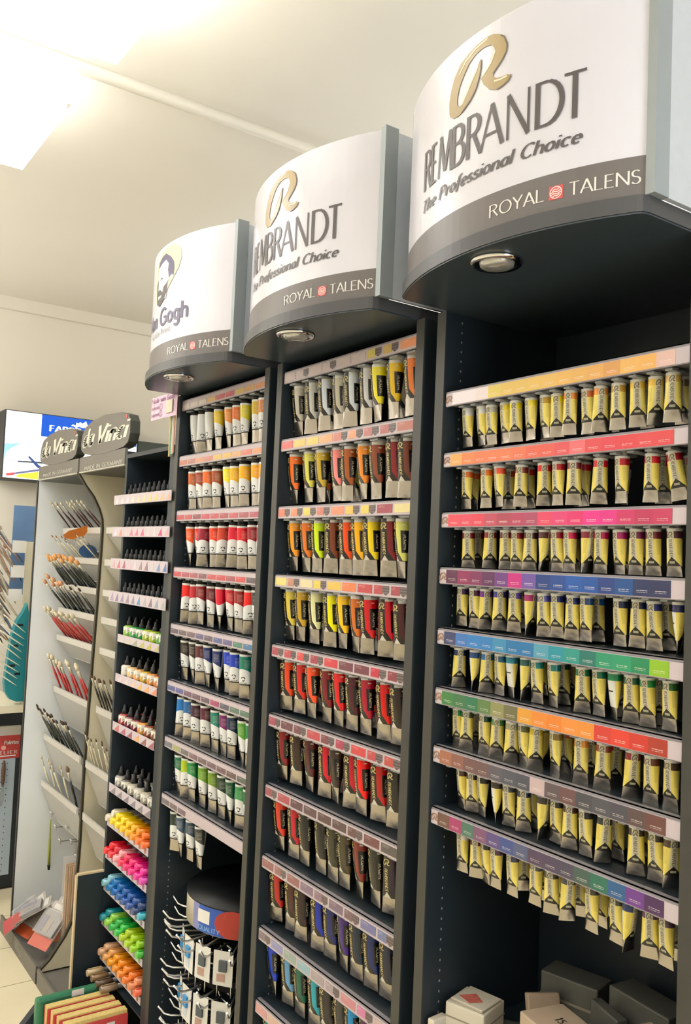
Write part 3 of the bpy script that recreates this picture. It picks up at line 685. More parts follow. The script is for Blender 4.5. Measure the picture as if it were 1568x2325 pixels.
# row: (x of the tube, colour of its band)
RT = [
 [(-1.407, (222, 222, 224)), (-1.364, (222, 222, 224)), (-1.335, (190, 188, 180)), (-1.295, (230, 210, 40)), (-1.263, (240, 225, 20)), (-1.221, (235, 215, 50)), (-1.183, (190, 150, 50)), (-1.154, (238, 222, 20)), (-1.119, (240, 150, 60)), (-1.081, (205, 112, 50)), (-1.049, (245, 150, 50)), (-1.009, (190, 150, 50)), (-0.971, (235, 195, 60)), (-0.932, (232, 188, 60)), (-0.895, (215, 175, 90)), (-0.877, (150, 130, 100))],
 [(-1.403, (225, 110, 40)), (-1.379, (240, 105, 40)), (-1.341, (240, 120, 30)), (-1.303, (240, 85, 50)), (-1.276, (190, 60, 40)), (-1.243, (140, 50, 40)), (-1.224, (235, 40, 30)), (-1.183, (225, 20, 35)), (-1.144, (180, 20, 35)), (-1.106, (120, 40, 35)), (-1.082, (220, 15, 50)), (-1.047, (215, 20, 40)), (-0.997, (190, 15, 45)), (-0.935, (205, 15, 45)), (-0.895, (180, 15, 45))],
 [(-1.394, (130, 20, 35)), (-1.367, (190, 15, 45)), (-1.328, (140, 20, 40)), (-1.283, (90, 25, 30)), (-1.251, (150, 20, 40)), (-1.212, (70, 30, 35)), (-1.177, (75, 25, 30)), (-1.143, (150, 20, 45)), (-1.111, (215, 20, 85)), (-1.069, (120, 25, 45)), (-1.039, (190, 15, 90)), (-0.999, (170, 20, 110)), (-0.963, (110, 25, 80)), (-0.93, (100, 30, 45)), (-0.887, (70, 35, 45))],
 [(-1.407, (50, 30, 80)), (-1.366, (60, 25, 50)), (-1.336, (110, 30, 140)), (-1.294, (60, 50, 150)), (-1.252, (95, 75, 180)), (-1.21, (170, 30, 110)), (-1.174, (95, 90, 180)), (-1.142, (25, 40, 120)), (-1.103, (25, 35, 100)), (-1.071, (20, 60, 110)), (-1.044, (15, 90, 180)), (-0.995, (25, 35, 70)), (-0.958, (20, 30, 60)), (-0.927, (30, 40, 100)), (-0.9, (60, 60, 60)), (-0.876, (25, 30, 80))],
 [(-1.406, (20, 40, 80)), (-1.359, (20, 70, 130)), (-1.325, (20, 110, 180)), (-1.286, (20, 90, 130)), (-1.255, (30, 130, 160)), (-1.215, (20, 80, 80)), (-1.186, (20, 130, 130)), (-1.143, (20, 120, 120)), (-1.121, (20, 70, 60)), (-1.075, (15, 100, 70)), (-1.038, (15, 110, 80)), (-1.003, (10, 130, 80)), (-0.982, (20, 90, 60)), (-0.968, (30, 80, 60)), (-0.934, (25, 130, 60)), (-0.91, (30, 70, 40)), (-0.889, (40, 90, 40))],
 [(-1.408, (15, 120, 60)), (-1.375, (70, 90, 60)), (-1.348, (60, 80, 50)), (-1.324, (20, 60, 40)), (-1.288, (70, 140, 70)), (-1.245, (160, 160, 120)), (-1.214, (90, 90, 50)), (-1.184, (205, 180, 30)), (-1.16, (150, 130, 40)), (-1.134, (140, 110, 40)), (-1.108, (215, 90, 40)), (-1.072, (225, 140, 40)), (-1.047, (130, 90, 50)), (-1.023, (140, 60, 40)), (-0.998, (210, 45, 45)), (-0.96, (120, 35, 40)), (-0.921, (90, 50, 35)), (-0.884, (60, 45, 30))],
 [(-1.387, (70, 45, 35)), (-1.356, (50, 35, 30)), (-1.324, (30, 28, 30)), (-1.281, (50, 40, 30)), (-1.251, (70, 80, 95)), (-1.231, (60, 60, 50)), (-1.208, (30, 40, 60)), (-1.182, (60, 55, 45)), (-1.159, (50, 45, 45)), (-1.128, (40, 38, 38)), (-1.092, (60, 35, 30)), (-1.057, (28, 28, 32)), (-1.015, (45, 50, 50)), (-0.988, (80, 70, 50)), (-0.949, (60, 50, 45)), (-0.912, (60, 50, 40)), (-0.882, (70, 55, 40)), (-0.867, (40, 60, 50))],
 [(-1.381, (230, 225, 215)), (-1.339, (110, 40, 50)), (-1.309, (40, 50, 50)), (-1.277, (90, 60, 90)), (-1.233, (60, 60, 90)), (-1.208, (40, 50, 90)), (-1.174, (80, 85, 95)), (-1.152, (70, 60, 60)), (-1.134, (60, 55, 50)), (-1.113, (45, 60, 60)), (-1.094, (60, 60, 65)), (-1.07, (25, 70, 65)), (-1.042, (60, 60, 50)), (-1.018, (60, 50, 50)), (-0.987, (60, 60, 50)), (-0.959, (40, 60, 110)), (-0.921, (90, 50, 100)), (-0.887, (70, 50, 60)), (-0.866, (60, 60, 50))]
]
YT = 1.285
for r, lst in enumerate(RT):
    xs = [q for q, _ in lst]
    zb = ZR[r][1]; prev = -9
    order = sorted(range(len(xs)), key=lambda i: xs[i])
    for n, i in enumerate(order):
        x = xs[i]; col = lst[i][1]; back = 0
        if x-prev < .0275: back = 1
        else: prev = x
        y = YT+(.036 if back else random.uniform(-.002, .003)); xx = x*(y/YT) if back else x
        xx = min(max(xx, XRc-.285), XRc+.287)
        dark = sum(col) < 200
        if dark: col = tuple(min(255, int(c*1.15)) for c in col)
        rz = random.choice((0, 0, .25, .45, -.2, .9, .55))+random.uniform(-.12, .12)
        tl = random.uniform(-.03, .03)
        if random.random() < .09: rz += 1.7
        if r == 1 and n == len(order)-1: tl = -.16; rz = .2
        hang(KA, xx, y, zb-.0035-random.uniform(0, .002), col, 'yellow paint tube, %s band, %s from left, %s rail, nearest cabinet' % (cname(col), ORD[n], ROWN[r]), 'yellow tubes in the nearest cabinet', rz, tl, 1.)
    # queued tubes behind
    for k in range(7):
        x = XRc-.27+.085*k+random.uniform(-.02, .02); col = lst[min(len(lst)-1, int(k*2.3))][1]
        if random.random() < .75:
            hang(KA, x, YT+.078+random.uniform(0, .01), zb-.001, col, 'yellow paint tube hanging behind, %s from left, %s rail, nearest cabinet' % (ORD[k], ROWN[r]), 'queued yellow tubes in the nearest cabinet', random.uniform(-.6, .6))
# ------------------------------------------------------------------ black-labelled tubes, middle cabinet
BT = [[(200, 195, 180), (215, 215, 210), (220, 228, 240), (200, 195, 175), (225, 232, 240), (212, 212, 218), (238, 225, 20), (228, 190, 10), (235, 125, 40)],
      [(238, 112, 30), (215, 210, 90), (195, 165, 40), (250, 140, 140), (170, 85, 30), (230, 135, 10), (140, 65, 35), (140, 25, 35), (115, 52, 32)],
      [(242, 160, 30), (225, 115, 20), (215, 245, 0), (130, 62, 32), (245, 80, 10), (246, 182, 0), (250, 222, 30), (130, 20, 32), (205, 205, 105)],
      [(225, 205, 80), (195, 155, 30), (230, 230, 175), (250, 245, 0), (250, 200, 10), (205, 105, 20), (222, 20, 30), (212, 10, 40), (66, 12, 18)],
      [(250, 80, 40), (228, 42, 38), (250, 85, 40), (125, 15, 28), (222, 20, 30), (72, 20, 32), (175, 15, 48), (225, 15, 12), (42, 28, 22)],
      [(140, 15, 32), (52, 30, 24), (75, 18, 24), (225, 0, 48), (52, 38, 32), (205, 0, 44), (245, 5, 5), (200, 20, 22), (34, 28, 28)],
      [(225, 58, 38), (205, 20, 48), (28, 28, 28), (32, 32, 30), (52, 48, 32), (72, 62, 38), (125, 38, 28), (38, 36, 28), (42, 24, 44)],
      [(205, 42, 38), (75, 38, 32), (48, 28, 28), (15, 48, 185), (32, 40, 115), (62, 28, 125), (22, 42, 64), (22, 44, 108), (30, 36, 60)],
      [(15, 62, 195), (105, 165, 215), (20, 105, 82), (40, 172, 195), (52, 48, 46), (66, 66, 64), (20, 145, 215), (85, 24, 85), (60, 40, 70)],
      [(40, 150, 160), (30, 120, 130), (90, 50, 110), (60, 90, 160), (120, 120, 120), (60, 60, 64), (70, 60, 60), (50, 60, 60), (60, 50, 50)]]
base_x = [-2.127, -2.056, -1.993, -1.923, -1.862, -1.804, -1.748, -1.680, -1.622]
for r, cols in enumerate(BT):
    for i, c in enumerate(cols):
        x = base_x[i]+random.uniform(-.007, .007); z = ZMt[r]-.037-.003-random.uniform(0, .003)
        if r > 6: z -= .0
        if sum(c) < 160: c = tuple(int(v*1.1) for v in c)
        hang(KB, x, 1.292+random.uniform(-.003, .003), z, c, 'black paint tube, %s colour block, %s from left, %s rail, middle cabinet' % (cname(c), ORD[i], ROWN[r]), 'black-labelled tubes in the middle cabinet', random.choice((0, .05, .15, -.2, .3))+random.uniform(-.1, .1), random.uniform(-.02, .02))
    for k in range(5):
        if random.random() < .6:
            hang(KB, XMc-.2+.11*k+random.uniform(-.02, .02), 1.36, ZMt[r]-.042, cols[k], 'black paint tube hanging behind front row, %s from left, %s rail, middle cabinet' % (ORD[k], ROWN[r]), 'queued black tubes in the middle cabinet', random.uniform(-.3, .3))
# ------------------------------------------------------------------ white tubes, third cabinet
CT = [[(225, 228, 230)]*3+[(238, 205, 10), (238, 150, 40), (228, 112, 30), (225, 212, 50), (218, 185, 40), (215, 140, 80)],
      [(195, 95, 42), (155, 62, 42), (242, 112, 42), (165, 78, 42), (246, 232, 0), (235, 182, 10), (250, 184, 0), (246, 172, 10), (240, 165, 10)],
      [(242, 90, 35), (232, 35, 35), (155, 20, 52), (242, 62, 25), (205, 62, 42), (222, 0, 52), (228, 15, 40), (155, 22, 42), (165, 32, 52)],
      [(242, 30, 30), (195, 32, 52), (145, 32, 46), (115, 22, 38), (222, 10, 52), (205, 26, 46), (155, 26, 36), (246, 26, 20), (62, 52, 52)],
      [(54, 44, 38), (54, 46, 42), (95, 38, 48), (20, 42, 115), (20, 42, 105), (10, 62, 205), (10, 62, 195), (10, 125, 105), (20, 115, 185)],
      [(20, 122, 205), (25, 105, 175), (64, 28, 54), (95, 32, 58), (20, 135, 115), (125, 20, 105), (10, 44, 85), (95, 165, 62), (10, 135, 72)],
      [(20, 115, 84), (175, 198, 20), (20, 145, 82), (112, 164, 42), (118, 154, 42), (20, 62, 48), (10, 88, 62), (62, 155, 92), (10, 104, 62)],
      [(32, 54, 48), (62, 88, 114), (54, 78, 104), (64, 64, 64)]]
lx = [[-2.82, -2.762, -2.708, -2.638, -2.565, -2.500, -2.447, -2.378, -2.318]]*8
for r, cols in enumerate(CT):
    for i, c in enumerate(cols):
        x = lx[r][i]+random.uniform(-.008, .008)+(.015 if r else 0)
        if r == 7: x = [-2.81, -2.762, -2.695, -2.62][i]
        hang(KC, x, 1.288+random.uniform(-.003, .003), ZLt[r]-.0445-random.uniform(0, .004), c, 'white paint tube, %s upper label, %s from left, %s rail, third cabinet' % (cname(c), ORD[i], ROWN[r]), 'white tubes in the third cabinet', (2.7 if (r, i) == (3, 4) else random.choice((0, .2, -.3, .45, .9, .1)))+random.uniform(-.12, .12), random.uniform(-.02, .02))
#__PART2__
# ------------------------------------------------------------------ ink and marker cabinet
XI0, XI1 = -3.385, -2.925
ic = thing('display_cabinet', 'black ink and marker cabinet with open trays, left of the three tall cabinets', 'cabinet', (-3.15, 1.45, -CZ))
part('side_panel', MB().box(XI0, XI0+.02, 1.25, 1.62, -CZ, .388), black, ic)
part('side_panel', MB().box(-2.940, -2.892, 1.25, 1.62, -CZ, .388), black, ic)
lw = part('lower_side_panel', MB().box(XI0, XI0+.015, 1.147, 1.25, -CZ, -1.255), black, ic)
part('plywood_edge', MB().box(XI0-.001, XI0+.016, 1.141, 1.147, -CZ, -1.255).box(XI0-.001, XI0+.016, 1.147, 1.25, -1.255, -1.249), ply, ic)
part('back_panel', MB().box(XI0+.02, XI1-.02, 1.60, 1.62, -CZ, .388), black, ic)
part('top_panel', MB().box(XI0+.02, -2.940, 1.25, 1.60, .372, .388), black, ic)
part('fascia', MB().box(XI0+.02, XI1-.02, 1.55, 1.60, .24, .372), black, ic)
TR = [(0.2234, 0.1855, 1.235, 'bottle'), (0.0943, 0.0564, 1.235, 'bottle'), (-0.0307, -0.0717, 1.235, 'bottle'), (-0.1609, -0.2029, 1.235, 'bottle'),
      (-.328, -.358, 1.25, 'jar'), (-.482, -.513, 1.25, 'jar'), (-.670, -.703, 1.25, 'jar'), (-.909, -.942, 1.25, 'jar'),
      (-1.045, -1.073, 1.25, 'pen'), (-1.172, -1.198, 1.25, 'pen'), (-1.298, -1.321, 1.25, 'pen'), (-1.428, -1.452, 1.25, 'pen'), (-1.558, -1.582, 1.25, 'pen')]
TC = ['d8d0d4 d8d0d4 d8d0d4 e0d4b8 e0d09c e0cc90 e0c880 e0c070 e8b478 e8a888', 'e0d0d8 e89078 e0c0c8 d87890 d87090 d06088 e0c0c8 e0c4cc c84878 d8a0a8',
      'd0a0a8 c86878 a86078 d8b0c0 d8c8d0 988088 907080 c0bcc8 7890b8 5878b0', 'a090a8 887898 9088a8 908090 9088a0 6090b8 b0a8b0 806c78 8898a8 a0a8a8',
      'c8c4bc c4c0b0 98a088 b0b060 b8b050 b8b080', 'd8c8cc e0c8c8 e4c0b0 d8b060 e8a060 e08860', 'c06868 b06078 985868 e0a868 906058 a06068', '8c8488 88848c 848088 80808a 7c7c84 807c80',
      'd0c8c8 b8a898 c8b070 c8a060 c09068 b88078 b87878 b87070', 'a87078 a06070 d8b0b8 b86888 a86080 a86080 a86888 a868a0', 'a0b0b8 688098 58688c 606890 586488 606488 687090 60787c',
      '409094 a0b088 80a080 70a080 a0a070 98a068 90a060 70a068', 'c0a090 b89868 b89060 b08860 b08058 a87858 a87458 a86c5c']
PEN = ['e0d8c4 f8dc10 f8d80c f8c808 f8b810 f89818 f87820 f87028', 'f01830 e01c38 f8a8b0 f02860 f01c78 f01888 f028a0 e040b0', '90c8d8 1078c0 1068b8 1060b0 1458b0 1850a0 183c78 30b0c8',
       '1098a8 98d850 30b850 28c048 b0d018 a8d010 98d018 40b830', 'e8b890 e8a860 f0a010 f09010 f08818 f07820 e89060 f06848']
TN = ['top', 'second', 'third', 'fourth', 'fifth', 'sixth', 'seventh', 'eighth', 'ninth', 'tenth', 'eleventh', 'twelfth', 'lowest']
for i, (zt, zb, y, kd) in enumerate(TR):
    x0 = -3.448 if y < 1.24 else XI0+.022; x1 = -2.876 if y < 1.24 else XI1-.022
    t = thing('tray', 'narrow %s tray with printed colour strip, %s from top, ink cabinet' % ({'bottle': 'ink bottle', 'jar': 'jar', 'pen': 'marker'}[kd], TN[i]), 'tray', (-3.15, y, zb), 'trays of the ink cabinet')
    part('tray_base', MB().box(XI0+.022, min(x1, XI1-.022), y+.001, y+.16, zb-.001, zb+.003).box(x0, XI0+.022 if y < 1.24 else x0+.01, y+.001, y+(.012 if y < 1.24 else .01), zb-.001, zb+.003), railm if kd != 'bottle' else black, t)
    ls = part('label_strip', MB().box(x0, x1, y-.0015, y+.001, zb, zt), labelend, t)
    n = len(TC[i].split()); wv = (x1-x0)/n
    for k, c in enumerate(TC[i].split()):
        a = x0+wv*k; mb = MB()
        if kd == 'pen':
            cxx, cz, r = a+wv*.5, (zb+zt)/2, min(wv, zt-zb)*.36
            mb.prism([(cxx+r*math.cos(q*PI/5), cz+r*math.sin(q*PI/5)) for q in range(10)], y-.0022, y-.0014, 'y')
        elif kd == 'bottle':
            mb.prism([(a+wv*.3, zb+.004), (a+wv*.92, zb+.004), (a+wv*.78, zt-.006)], y-.0022, y-.0014, 'y')
        else:
            mb.prism([(a+wv*.25, zb+.002), (a+wv*.98, zb+.002), (a+wv*.98, zt-.004)], y-.0022, y-.0014, 'y')
        part('swatch', mb, objc, ls, rgb(c))
# bottles
bb = MB().lathe([(.014, 0), (.0185, .001), (.0185, .036), (.013, .041), (.010, .043)], seg=14).mesh('glass_body', glassd)
bc = MB().lathe([(.0125, .042), (.0125, .058), (.008, .060), (.0065, .074), (.004, .078), (0, .0785)], seg=12, caps=False).mesh('dropper_cap', capb)
bl = MB().lathe([(.0188, .006), (.0188, .030)], seg=14, caps=False).mesh('label', objm)
jb = MB().lathe([(.020, 0), (.0245, .001), (.0245, .036), (.021, .041), (.014, .042)], seg=16).mesh('glass_body', mat('pale_glass_body', 'object', .2, var=.15, coat=.5))
jl = MB(); jl.uv = []
for k in range(16):
    a0, a1 = 2*PI*k/16, 2*PI*(k+1)/16; b = len(jl.v)
    jl.v += [(.0249*math.cos(a0), .0249*math.sin(a0), .003), (.0249*math.cos(a1), .0249*math.sin(a1), .003), (.0249*math.cos(a1), .0249*math.sin(a1), .036), (.0249*math.cos(a0), .0249*math.sin(a0), .036)]
    jl.f.append((b, b+1, b+2, b+3)); jl.mi.append(0); jl.sm.append(True); jl.uv.append([(k/16, 0), ((k+1)/16, 0), ((k+1)/16, 1), (k/16, 1)])
def f_jar(x):
    u, v = x.uv(); q = x.m('FRACT', x.m('MULTIPLY', u, 6))
    c = x.mix(x.m('LESS_THAN', v, x.m('ADD', .12, x.m('MULTIPLY', q, .65))), rgb(232, 228, 218), x.ocol())
    return x.mix(x.m('MULTIPLY', x.m('MULTIPLY', x.rng(v, .5, .62), x.rng(q, .2, .6)), .5), c, rgb(90, 90, 90))
jlm = mcol('jar_label_print', f_jar, .4)
jlme = jl.mesh('label', jlm)
jc = MB().lathe([(.0135, .041), (.0135, .056), (.010, .058), (.0075, .074), (.004, .078), (0, .079)], seg=12, caps=False).mesh('cap', capb)
BCOL = ['d0c8b0', 'c03040', '602848', '283858']
for r in range(4):
    zt, zb, y, _ = TR[r]
    for k in range(9):
        for d in range(2):
            if d and random.random() < .45: continue
            x = XI0+.052+.0475*k+.006*d; c = TC[r].split()[k]
            b = thing('ink_bottle', 'small dark ink bottle with dropper cap, %s from left, %s tray, %s row' % (ORD[k], TN[r], 'front' if not d else 'back'), 'bottle', (x, y+.026+.052*d, zb+.003), 'dropper ink bottles in the ink cabinet')
            lpart('glass_body', bb, b); lpart('label', bl, b, None, rgb(c)); lpart('dropper_cap', bc, b)
JC = ['88c040 40a050 289040 a8b828 a8c030 50a030', 'e8dcc8 e8c088 e8a860 c8a020 e09040 d87828', 'b04040 702038 782030 e09840 8c4020 805030', 'a09c98 58504c a8a490 a8a49c a8a08c 98948c']
for r in range(4):
    zt, zb, y, _ = TR[4+r]
    for k, c in enumerate(JC[r].split()):
        for d in range(2):
            x = XI0+.062+.066*k+(.012 if d else 0)
            if d and k == 5: continue
            b = thing('ink_jar', 'round ink jar with %s and white label, %s from left, %s tray, %s row' % (cname(tuple(int(c[q:q+2], 16) for q in (0, 2, 4))), ORD[k], TN[4+r], 'front' if not d else 'back'), 'bottle', (x, y+.032+.056*d, zb+.003+.022), 'coloured ink jars in the ink cabinet')
            lpart('glass_body', jb, b, None, rgb(c)); lpart('label', jlme, b, None, rgb(c)); lpart('cap', jc, b)
    tb = solo('riser_block', MB().box(XI0+.03, XI1-.03, y+.004, y+.13, zb+.0035, zb+.0245), black, 'black riser block under the jars of the %s tray' % TN[4+r], 'riser')
# markers
cyl = lambda r, a, b, seg=10: MB().lathe([(r*.75, a-.002), (r, a), (r, b)], seg=seg).xf(Matrix.Rotation(PI/2, 4, 'X'))
mcap = cyl(.0125, 0, .062).mesh('cap', mat('translucent_cap', 'object', .3, var=.12, coat=.4))
mclip = MB().box(-.003, .003, -.058, -.006, .0125, .0155).mesh('clip', MATS['translucent_cap'])
for me in (mcap,): pass
mbod = MB().lathe([(.0098, -.001), (.0098, .105), (.006, .110)], seg=10).xf(Matrix.Rotation(-PI/2, 4, 'X')).mesh('barrel', mat('grey_barrel', rgb(104, 100, 98), .25, var=.2))
for r in range(5):
    zt, zb, y, _ = TR[8+r]; cs = PEN[r].split()
    for k, c in enumerate(cs):
        for d in range(2):
            x = XI0+.045+.0525*k+(.021 if d else 0)
            if x > XI1-.035: continue
            z = zb+.004+.0128+(.0215 if d else 0)+.012
            m = thing('marker', 'marker pen lying with %s cap outward, %s from left, %s tray, %s layer' % (cname(tuple(int(c[q:q+2], 16) for q in (0, 2, 4))), ORD[k], TN[8+r], 'lower' if not d else 'upper'), 'marker', (x, y+.062-(.015 if d == 0 else .0), z), 'marker pens in the ink cabinet')
            m.rotation_euler = (-.10, 0, random.uniform(-.04, .04))
            lpart('cap', mcap, m, None, rgb(c)); lpart('clip', mclip, m, None, rgb(c)); lpart('barrel', mbod, m)
for k in range(4):
    c = ['c8b088', '8c6c48', '5c4838', '907860'][k]
    m = thing('marker', 'tan marker pen on the dark bottom shelf, %s from left' % ORD[k], 'marker', (XI0+.06+.05*k, 1.25, -1.611), 'brown marker pens at the bottom of the ink cabinet')
    lpart('cap', mcap, m, None, rgb(c)); lpart('clip', mclip, m, None, rgb(c)); lpart('barrel', mbod, m)
part('bottom_shelf', MB().box(XI0+.02, XI1-.02, 1.255, 1.6, -1.632, -1.625), black, ic)
# sketch pads standing in front
gb = thing('portfolio_case', 'green portfolio case standing behind the red pads in front of the ink cabinet', 'case', (-3.24, 1.1, -CZ))
part('case_body', MB().box(-3.262, -3.225, .975, 1.245, -CZ, -1.618), mat('green_cover', rgb(52, 122, 88), .35, var=.1), gb, bevel=.01)
part('label_tag', MB().box(-3.2245, -3.2235, 1.10, 1.145, -1.634, -1.612), paleprint, gb)
kb = thing('portfolio_case', 'black folder corner sticking out left of the green case', 'case', (-3.30, 1.0, -CZ))
part('case_body', MB().prism([(.93, -CZ), (1.2, -CZ), (1.2, -1.66), (1.0, -1.66), (.93, -1.74)], -3.31, -3.275, 'x'), black, kb)
for k in range(4):
    xx = -3.205+.042*k; zt = -1.628-.003*k; y0 = .998+.008*k; y1 = 1.225+.0075*k
    p = thing('sketch_pad', ['rearmost red sketch pad with cream page block, against the green case', 'red sketch pad second from the green case', 'red sketch pad third from the green case', 'front red sketch pad with white label stickers on its cover'][k], 'pad', (xx, 1.1, -CZ), 'red sketch pads on the floor')
    part('page_block', MB().box(xx, xx+.030, y0+.002, y1-.002, -CZ+.004, zt), mat('page_edges', rgb(214, 190, 118), .7, var=.25, nscale=120), p)
    part('cover', MB().box(xx+.0305, xx+.034, y0, y1, -CZ, zt-(.004 if k < 3 else .012)), mat('red_cover', rgb(206, 72, 72), .35, var=.05), p)
    part('cover', MB().box(xx-.003, xx-.0005, y0, y1, -CZ, zt-.002), mat('red_cover'), p)
    if k == 3:
        part('sticker', MB().box(xx+.0341, xx+.0345, 1.10, 1.145, -1.70, -1.665), paleprint, p)
        part('sticker', MB().box(xx+.0341, xx+.0345, 1.17, 1.20, -1.70, -1.665), paleprint, p)
# ------------------------------------------------------------------ pink note and strip on the third cabinet
nt = thing('paper_note', 'pink handwritten price note taped to the left edge of the third cabinet', 'note', (-2.9, 1.2, .47))
mb = MB(); N = 8; P0 = [(-3.035, .560), (-2.782, .556)]; 
for i in range(N):
    a, b = i/N, (i+1)/N
    f = lambda t, q: (-3.083+.236*t, 1.226-.004*math.sin(t*PI), (.573 if q else .489)-(.004*t))
    mb.quad(f(a, 0), f(b, 0), f(b, 1), f(a, 1), smooth=True)
    mb.quad(*[(p[0], p[1]+.0008, p[2]) for p in (f(a, 0), f(a, 1), f(b, 1), f(b, 0))], smooth=True)
np_ = part('sheet', mb, mat('pink_paper', rgb(224, 192, 212), .7, var=.03), nt)
lt = MB(); fn = lambda a, b: (-3.075+a, 1.2205, .489+b)
add2d(lt, text_quads('Huile van Gogh', .008, .060, .018, .12, .1, width=.205, shear=.15), fn)
add2d(lt, text_quads('série', .008, .036, .013, .13, .11, width=.068, shear=.15), fn)
add2d(lt, text_quads('série', .008, .011, .013, .13, .11, width=.068, shear=.15), fn)
for zz, ch in ((.042, '1'), (.017, '2')):
    add2d(lt, glyph_quads(arc(.093, zz, .014, .0105, 0, 360, 14), .0018, .0018), fn)
    add2d(lt, text_quads(ch, .089, zz-.005, .010, .15, .14), fn)
h = part('handwriting', lt, mat('purple_ink', rgb(110, 50, 96), .6), nt); h['kind'] = 'stuff'
part('green_sticker', MB().box(-2.93, -2.875, 1.2195, 1.2203, .500, .545), mat('pale_green_sticker', rgb(214, 206, 184), .6), nt)
part('tape', MB().box(-2.90, -2.872, 1.232, 1.243, .555, .590), mat('yellow_tape', rgb(210, 200, 150), .4, alpha=.9), nt)
hp = thing('hanging_card_pack', 'narrow stack of coloured cards hanging at the left edge of the third cabinet', 'cards', (-2.91, 1.24, .34), None)
for k, c in enumerate(('c8b070', '6aa088', 'd8d4c8', 'e0a890')):
    part('card', MB().box(-2.928+.009*k, -2.921+.009*k, 1.236+.001*k, 1.243, .345+.004*k, .50), objm, hp, rgb(c))
# ------------------------------------------------------------------ brush displays
leaf2 = [(-3.971, .453), (-3.976, .482), (-3.965, .52), (-3.93, .552), (-3.825, .574), (-3.673, .582), (-3.47, .570), (-3.39, .552), (-3.366, .524), (-3.362, .474), (-3.38, .44), (-3.426, .424), (-3.532, .418), (-3.684, .414), (-3.848, .421), (-3.93, .433)]
DIVC = [(1.25, .352), (1.287, .296), (1.327, .247), (1.357, .191), (1.373, .145), (1.378, .098), (1.377, -.02), (1.372, -.289), (1.362, -.7), (1.357, -1.0), (1.357, -1.332), (1.350, -1.58), (1.342, -1.68), (1.311, -1.743), (1.25, -1.83), (1.20, -1.875)]
RIMS = [.108, -.04, -.18, -.305, -.445, -.712, -.956, -1.19]
def brush_unit(x0, x1, label, first):
    t = thing('brush_display', label, 'display stand', ((x0+x1)/2, 1.45, -CZ))
    part('header_board', MB().box(x0, x1, 1.25, 1.262, .352, .418), taupe, t)
    part('header_box', MB().box(x0, x1, 1.262, 1.72, .345, .405), slabm, t)
    part('header_edge', MB().box(x0, x1, 1.249, 1.262, .347, .352), mat('pale_edge', rgb(186, 184, 172), .5), t)
    lt = MB(); add2d(lt, text_quads('MADE IN GERMANY', x0+(.085 if first else .075), .360+(.002 if first else -.004), .0175, .15, .12, width=.475), lambda a, b: (a, 1.2490, b))
    part('origin_lettering', lt, mat('stone_print', rgb(196, 194, 182), .5), t)
    off = x0-(-3.985)
    lf = [(x+off, z) for x, z in leaf2]
    sg = part('sign_plate', MB().prism(lf, 1.250, 1.29, 'y'), mat('sign_side', rgb(70, 72, 66), .4), t)
    part('sign_face', MB().prism([(a*.995+((x0+x1)/2)*.005, b) for a, b in lf], 1.2485, 1.2499, 'y'), taupe, t)
    lt = MB()
    add2d(lt, text_quads('da', x0+.035, .462, .078, .22, .12, width=.135, shear=.3), lambda a, b: (a, 1.2475, b))
    add2d(lt, text_quads('Vinci', x0+.215, .462, .078, .22, .12, width=.36, shear=.3), lambda a, b: (a, 1.2475, b))
    part('brand_lettering', lt, mat('ivory_print', rgb(224, 222, 206), .4), sg)
    part('red_dot', MB().prism([(x0+.577+.010*math.cos(q*PI/6), .546+.008*math.sin(q*PI/6)) for q in range(12)], 1.2468, 1.2476, 'y'), redp, sg)
    for xx in (x0+.12, x1-.08): part('sign_rod', MB().tube([(xx, 1.265, .40), (xx, 1.265, .425)], .003, 6), chrome, t)
    part('back_panel', MB().box(x0+.01, x1-.005, 1.70, 1.72, -CZ+.05, .35), cream, t)
    part('kick_base', MB().box(x0, x1, 1.20, 1.72, -CZ, -CZ+.05), taupe, t)
    part('kick_lip', MB().box(x0, x1, 1.195, 1.205, -CZ, -CZ+.075), taupe, t)
    lt = MB(); add2d(lt, text_quads('da Vinci', x0+.2, -CZ+.02, .04, .16, .1, width=.2, shear=.3), lambda a, b: (a, 1.1945, b))
    part('kick_lettering', lt, mat('faint_print', rgb(150, 146, 132), .5), t)
    for z in RIMS:
        h = .115 if z > -.6 else .20
        yf = 1.385 if z > -.9 else 1.35
        b = part('bin', MB().box(x0+.02, x1-.02, yf, yf+.004, z-.032, z).prism([(yf+.002, z-.03), (yf+.006, z-.03), (yf+.075, z-h), (yf+.071, z-h)], x0+.02, x1-.02, 'x')
                 .box(x0+.02, x1-.02, yf+.07, 1.70, z-h-.004, z-h).box(x0+.02, x1-.02, 1.60, 1.604, z-h, z), acr, t)
        part('label_rail', MB().box(x0+.03, x1-.03, yf-.003, yf-.0005, z-.030, z-.003), mat('cloudy_label', rgb(196, 192, 184), .4), b)
    return t
u1 = brush_unit(-4.640, -3.999, 'tall brush display stand nearer the far wall, oval sign above, red and black brushes', True)
u2 = brush_unit(-3.975, -3.400, 'cream brush display stand between the curved divider and the ink cabinet', False)
part('outer_side_panel', MB().box(-4.655, -4.640, 1.253, 1.72, -CZ+.02, .352), white2, u1)
part('edge_band', MB().box(-4.656, -4.639, 1.247, 1.253, -CZ+.02, .352), edge, u1)
part('divider_panel', MB().prism(DIVC+[(1.72, -1.875), (1.72, .352)], -3.995, -3.978, 'x'), cream, u2)
mb = MB()
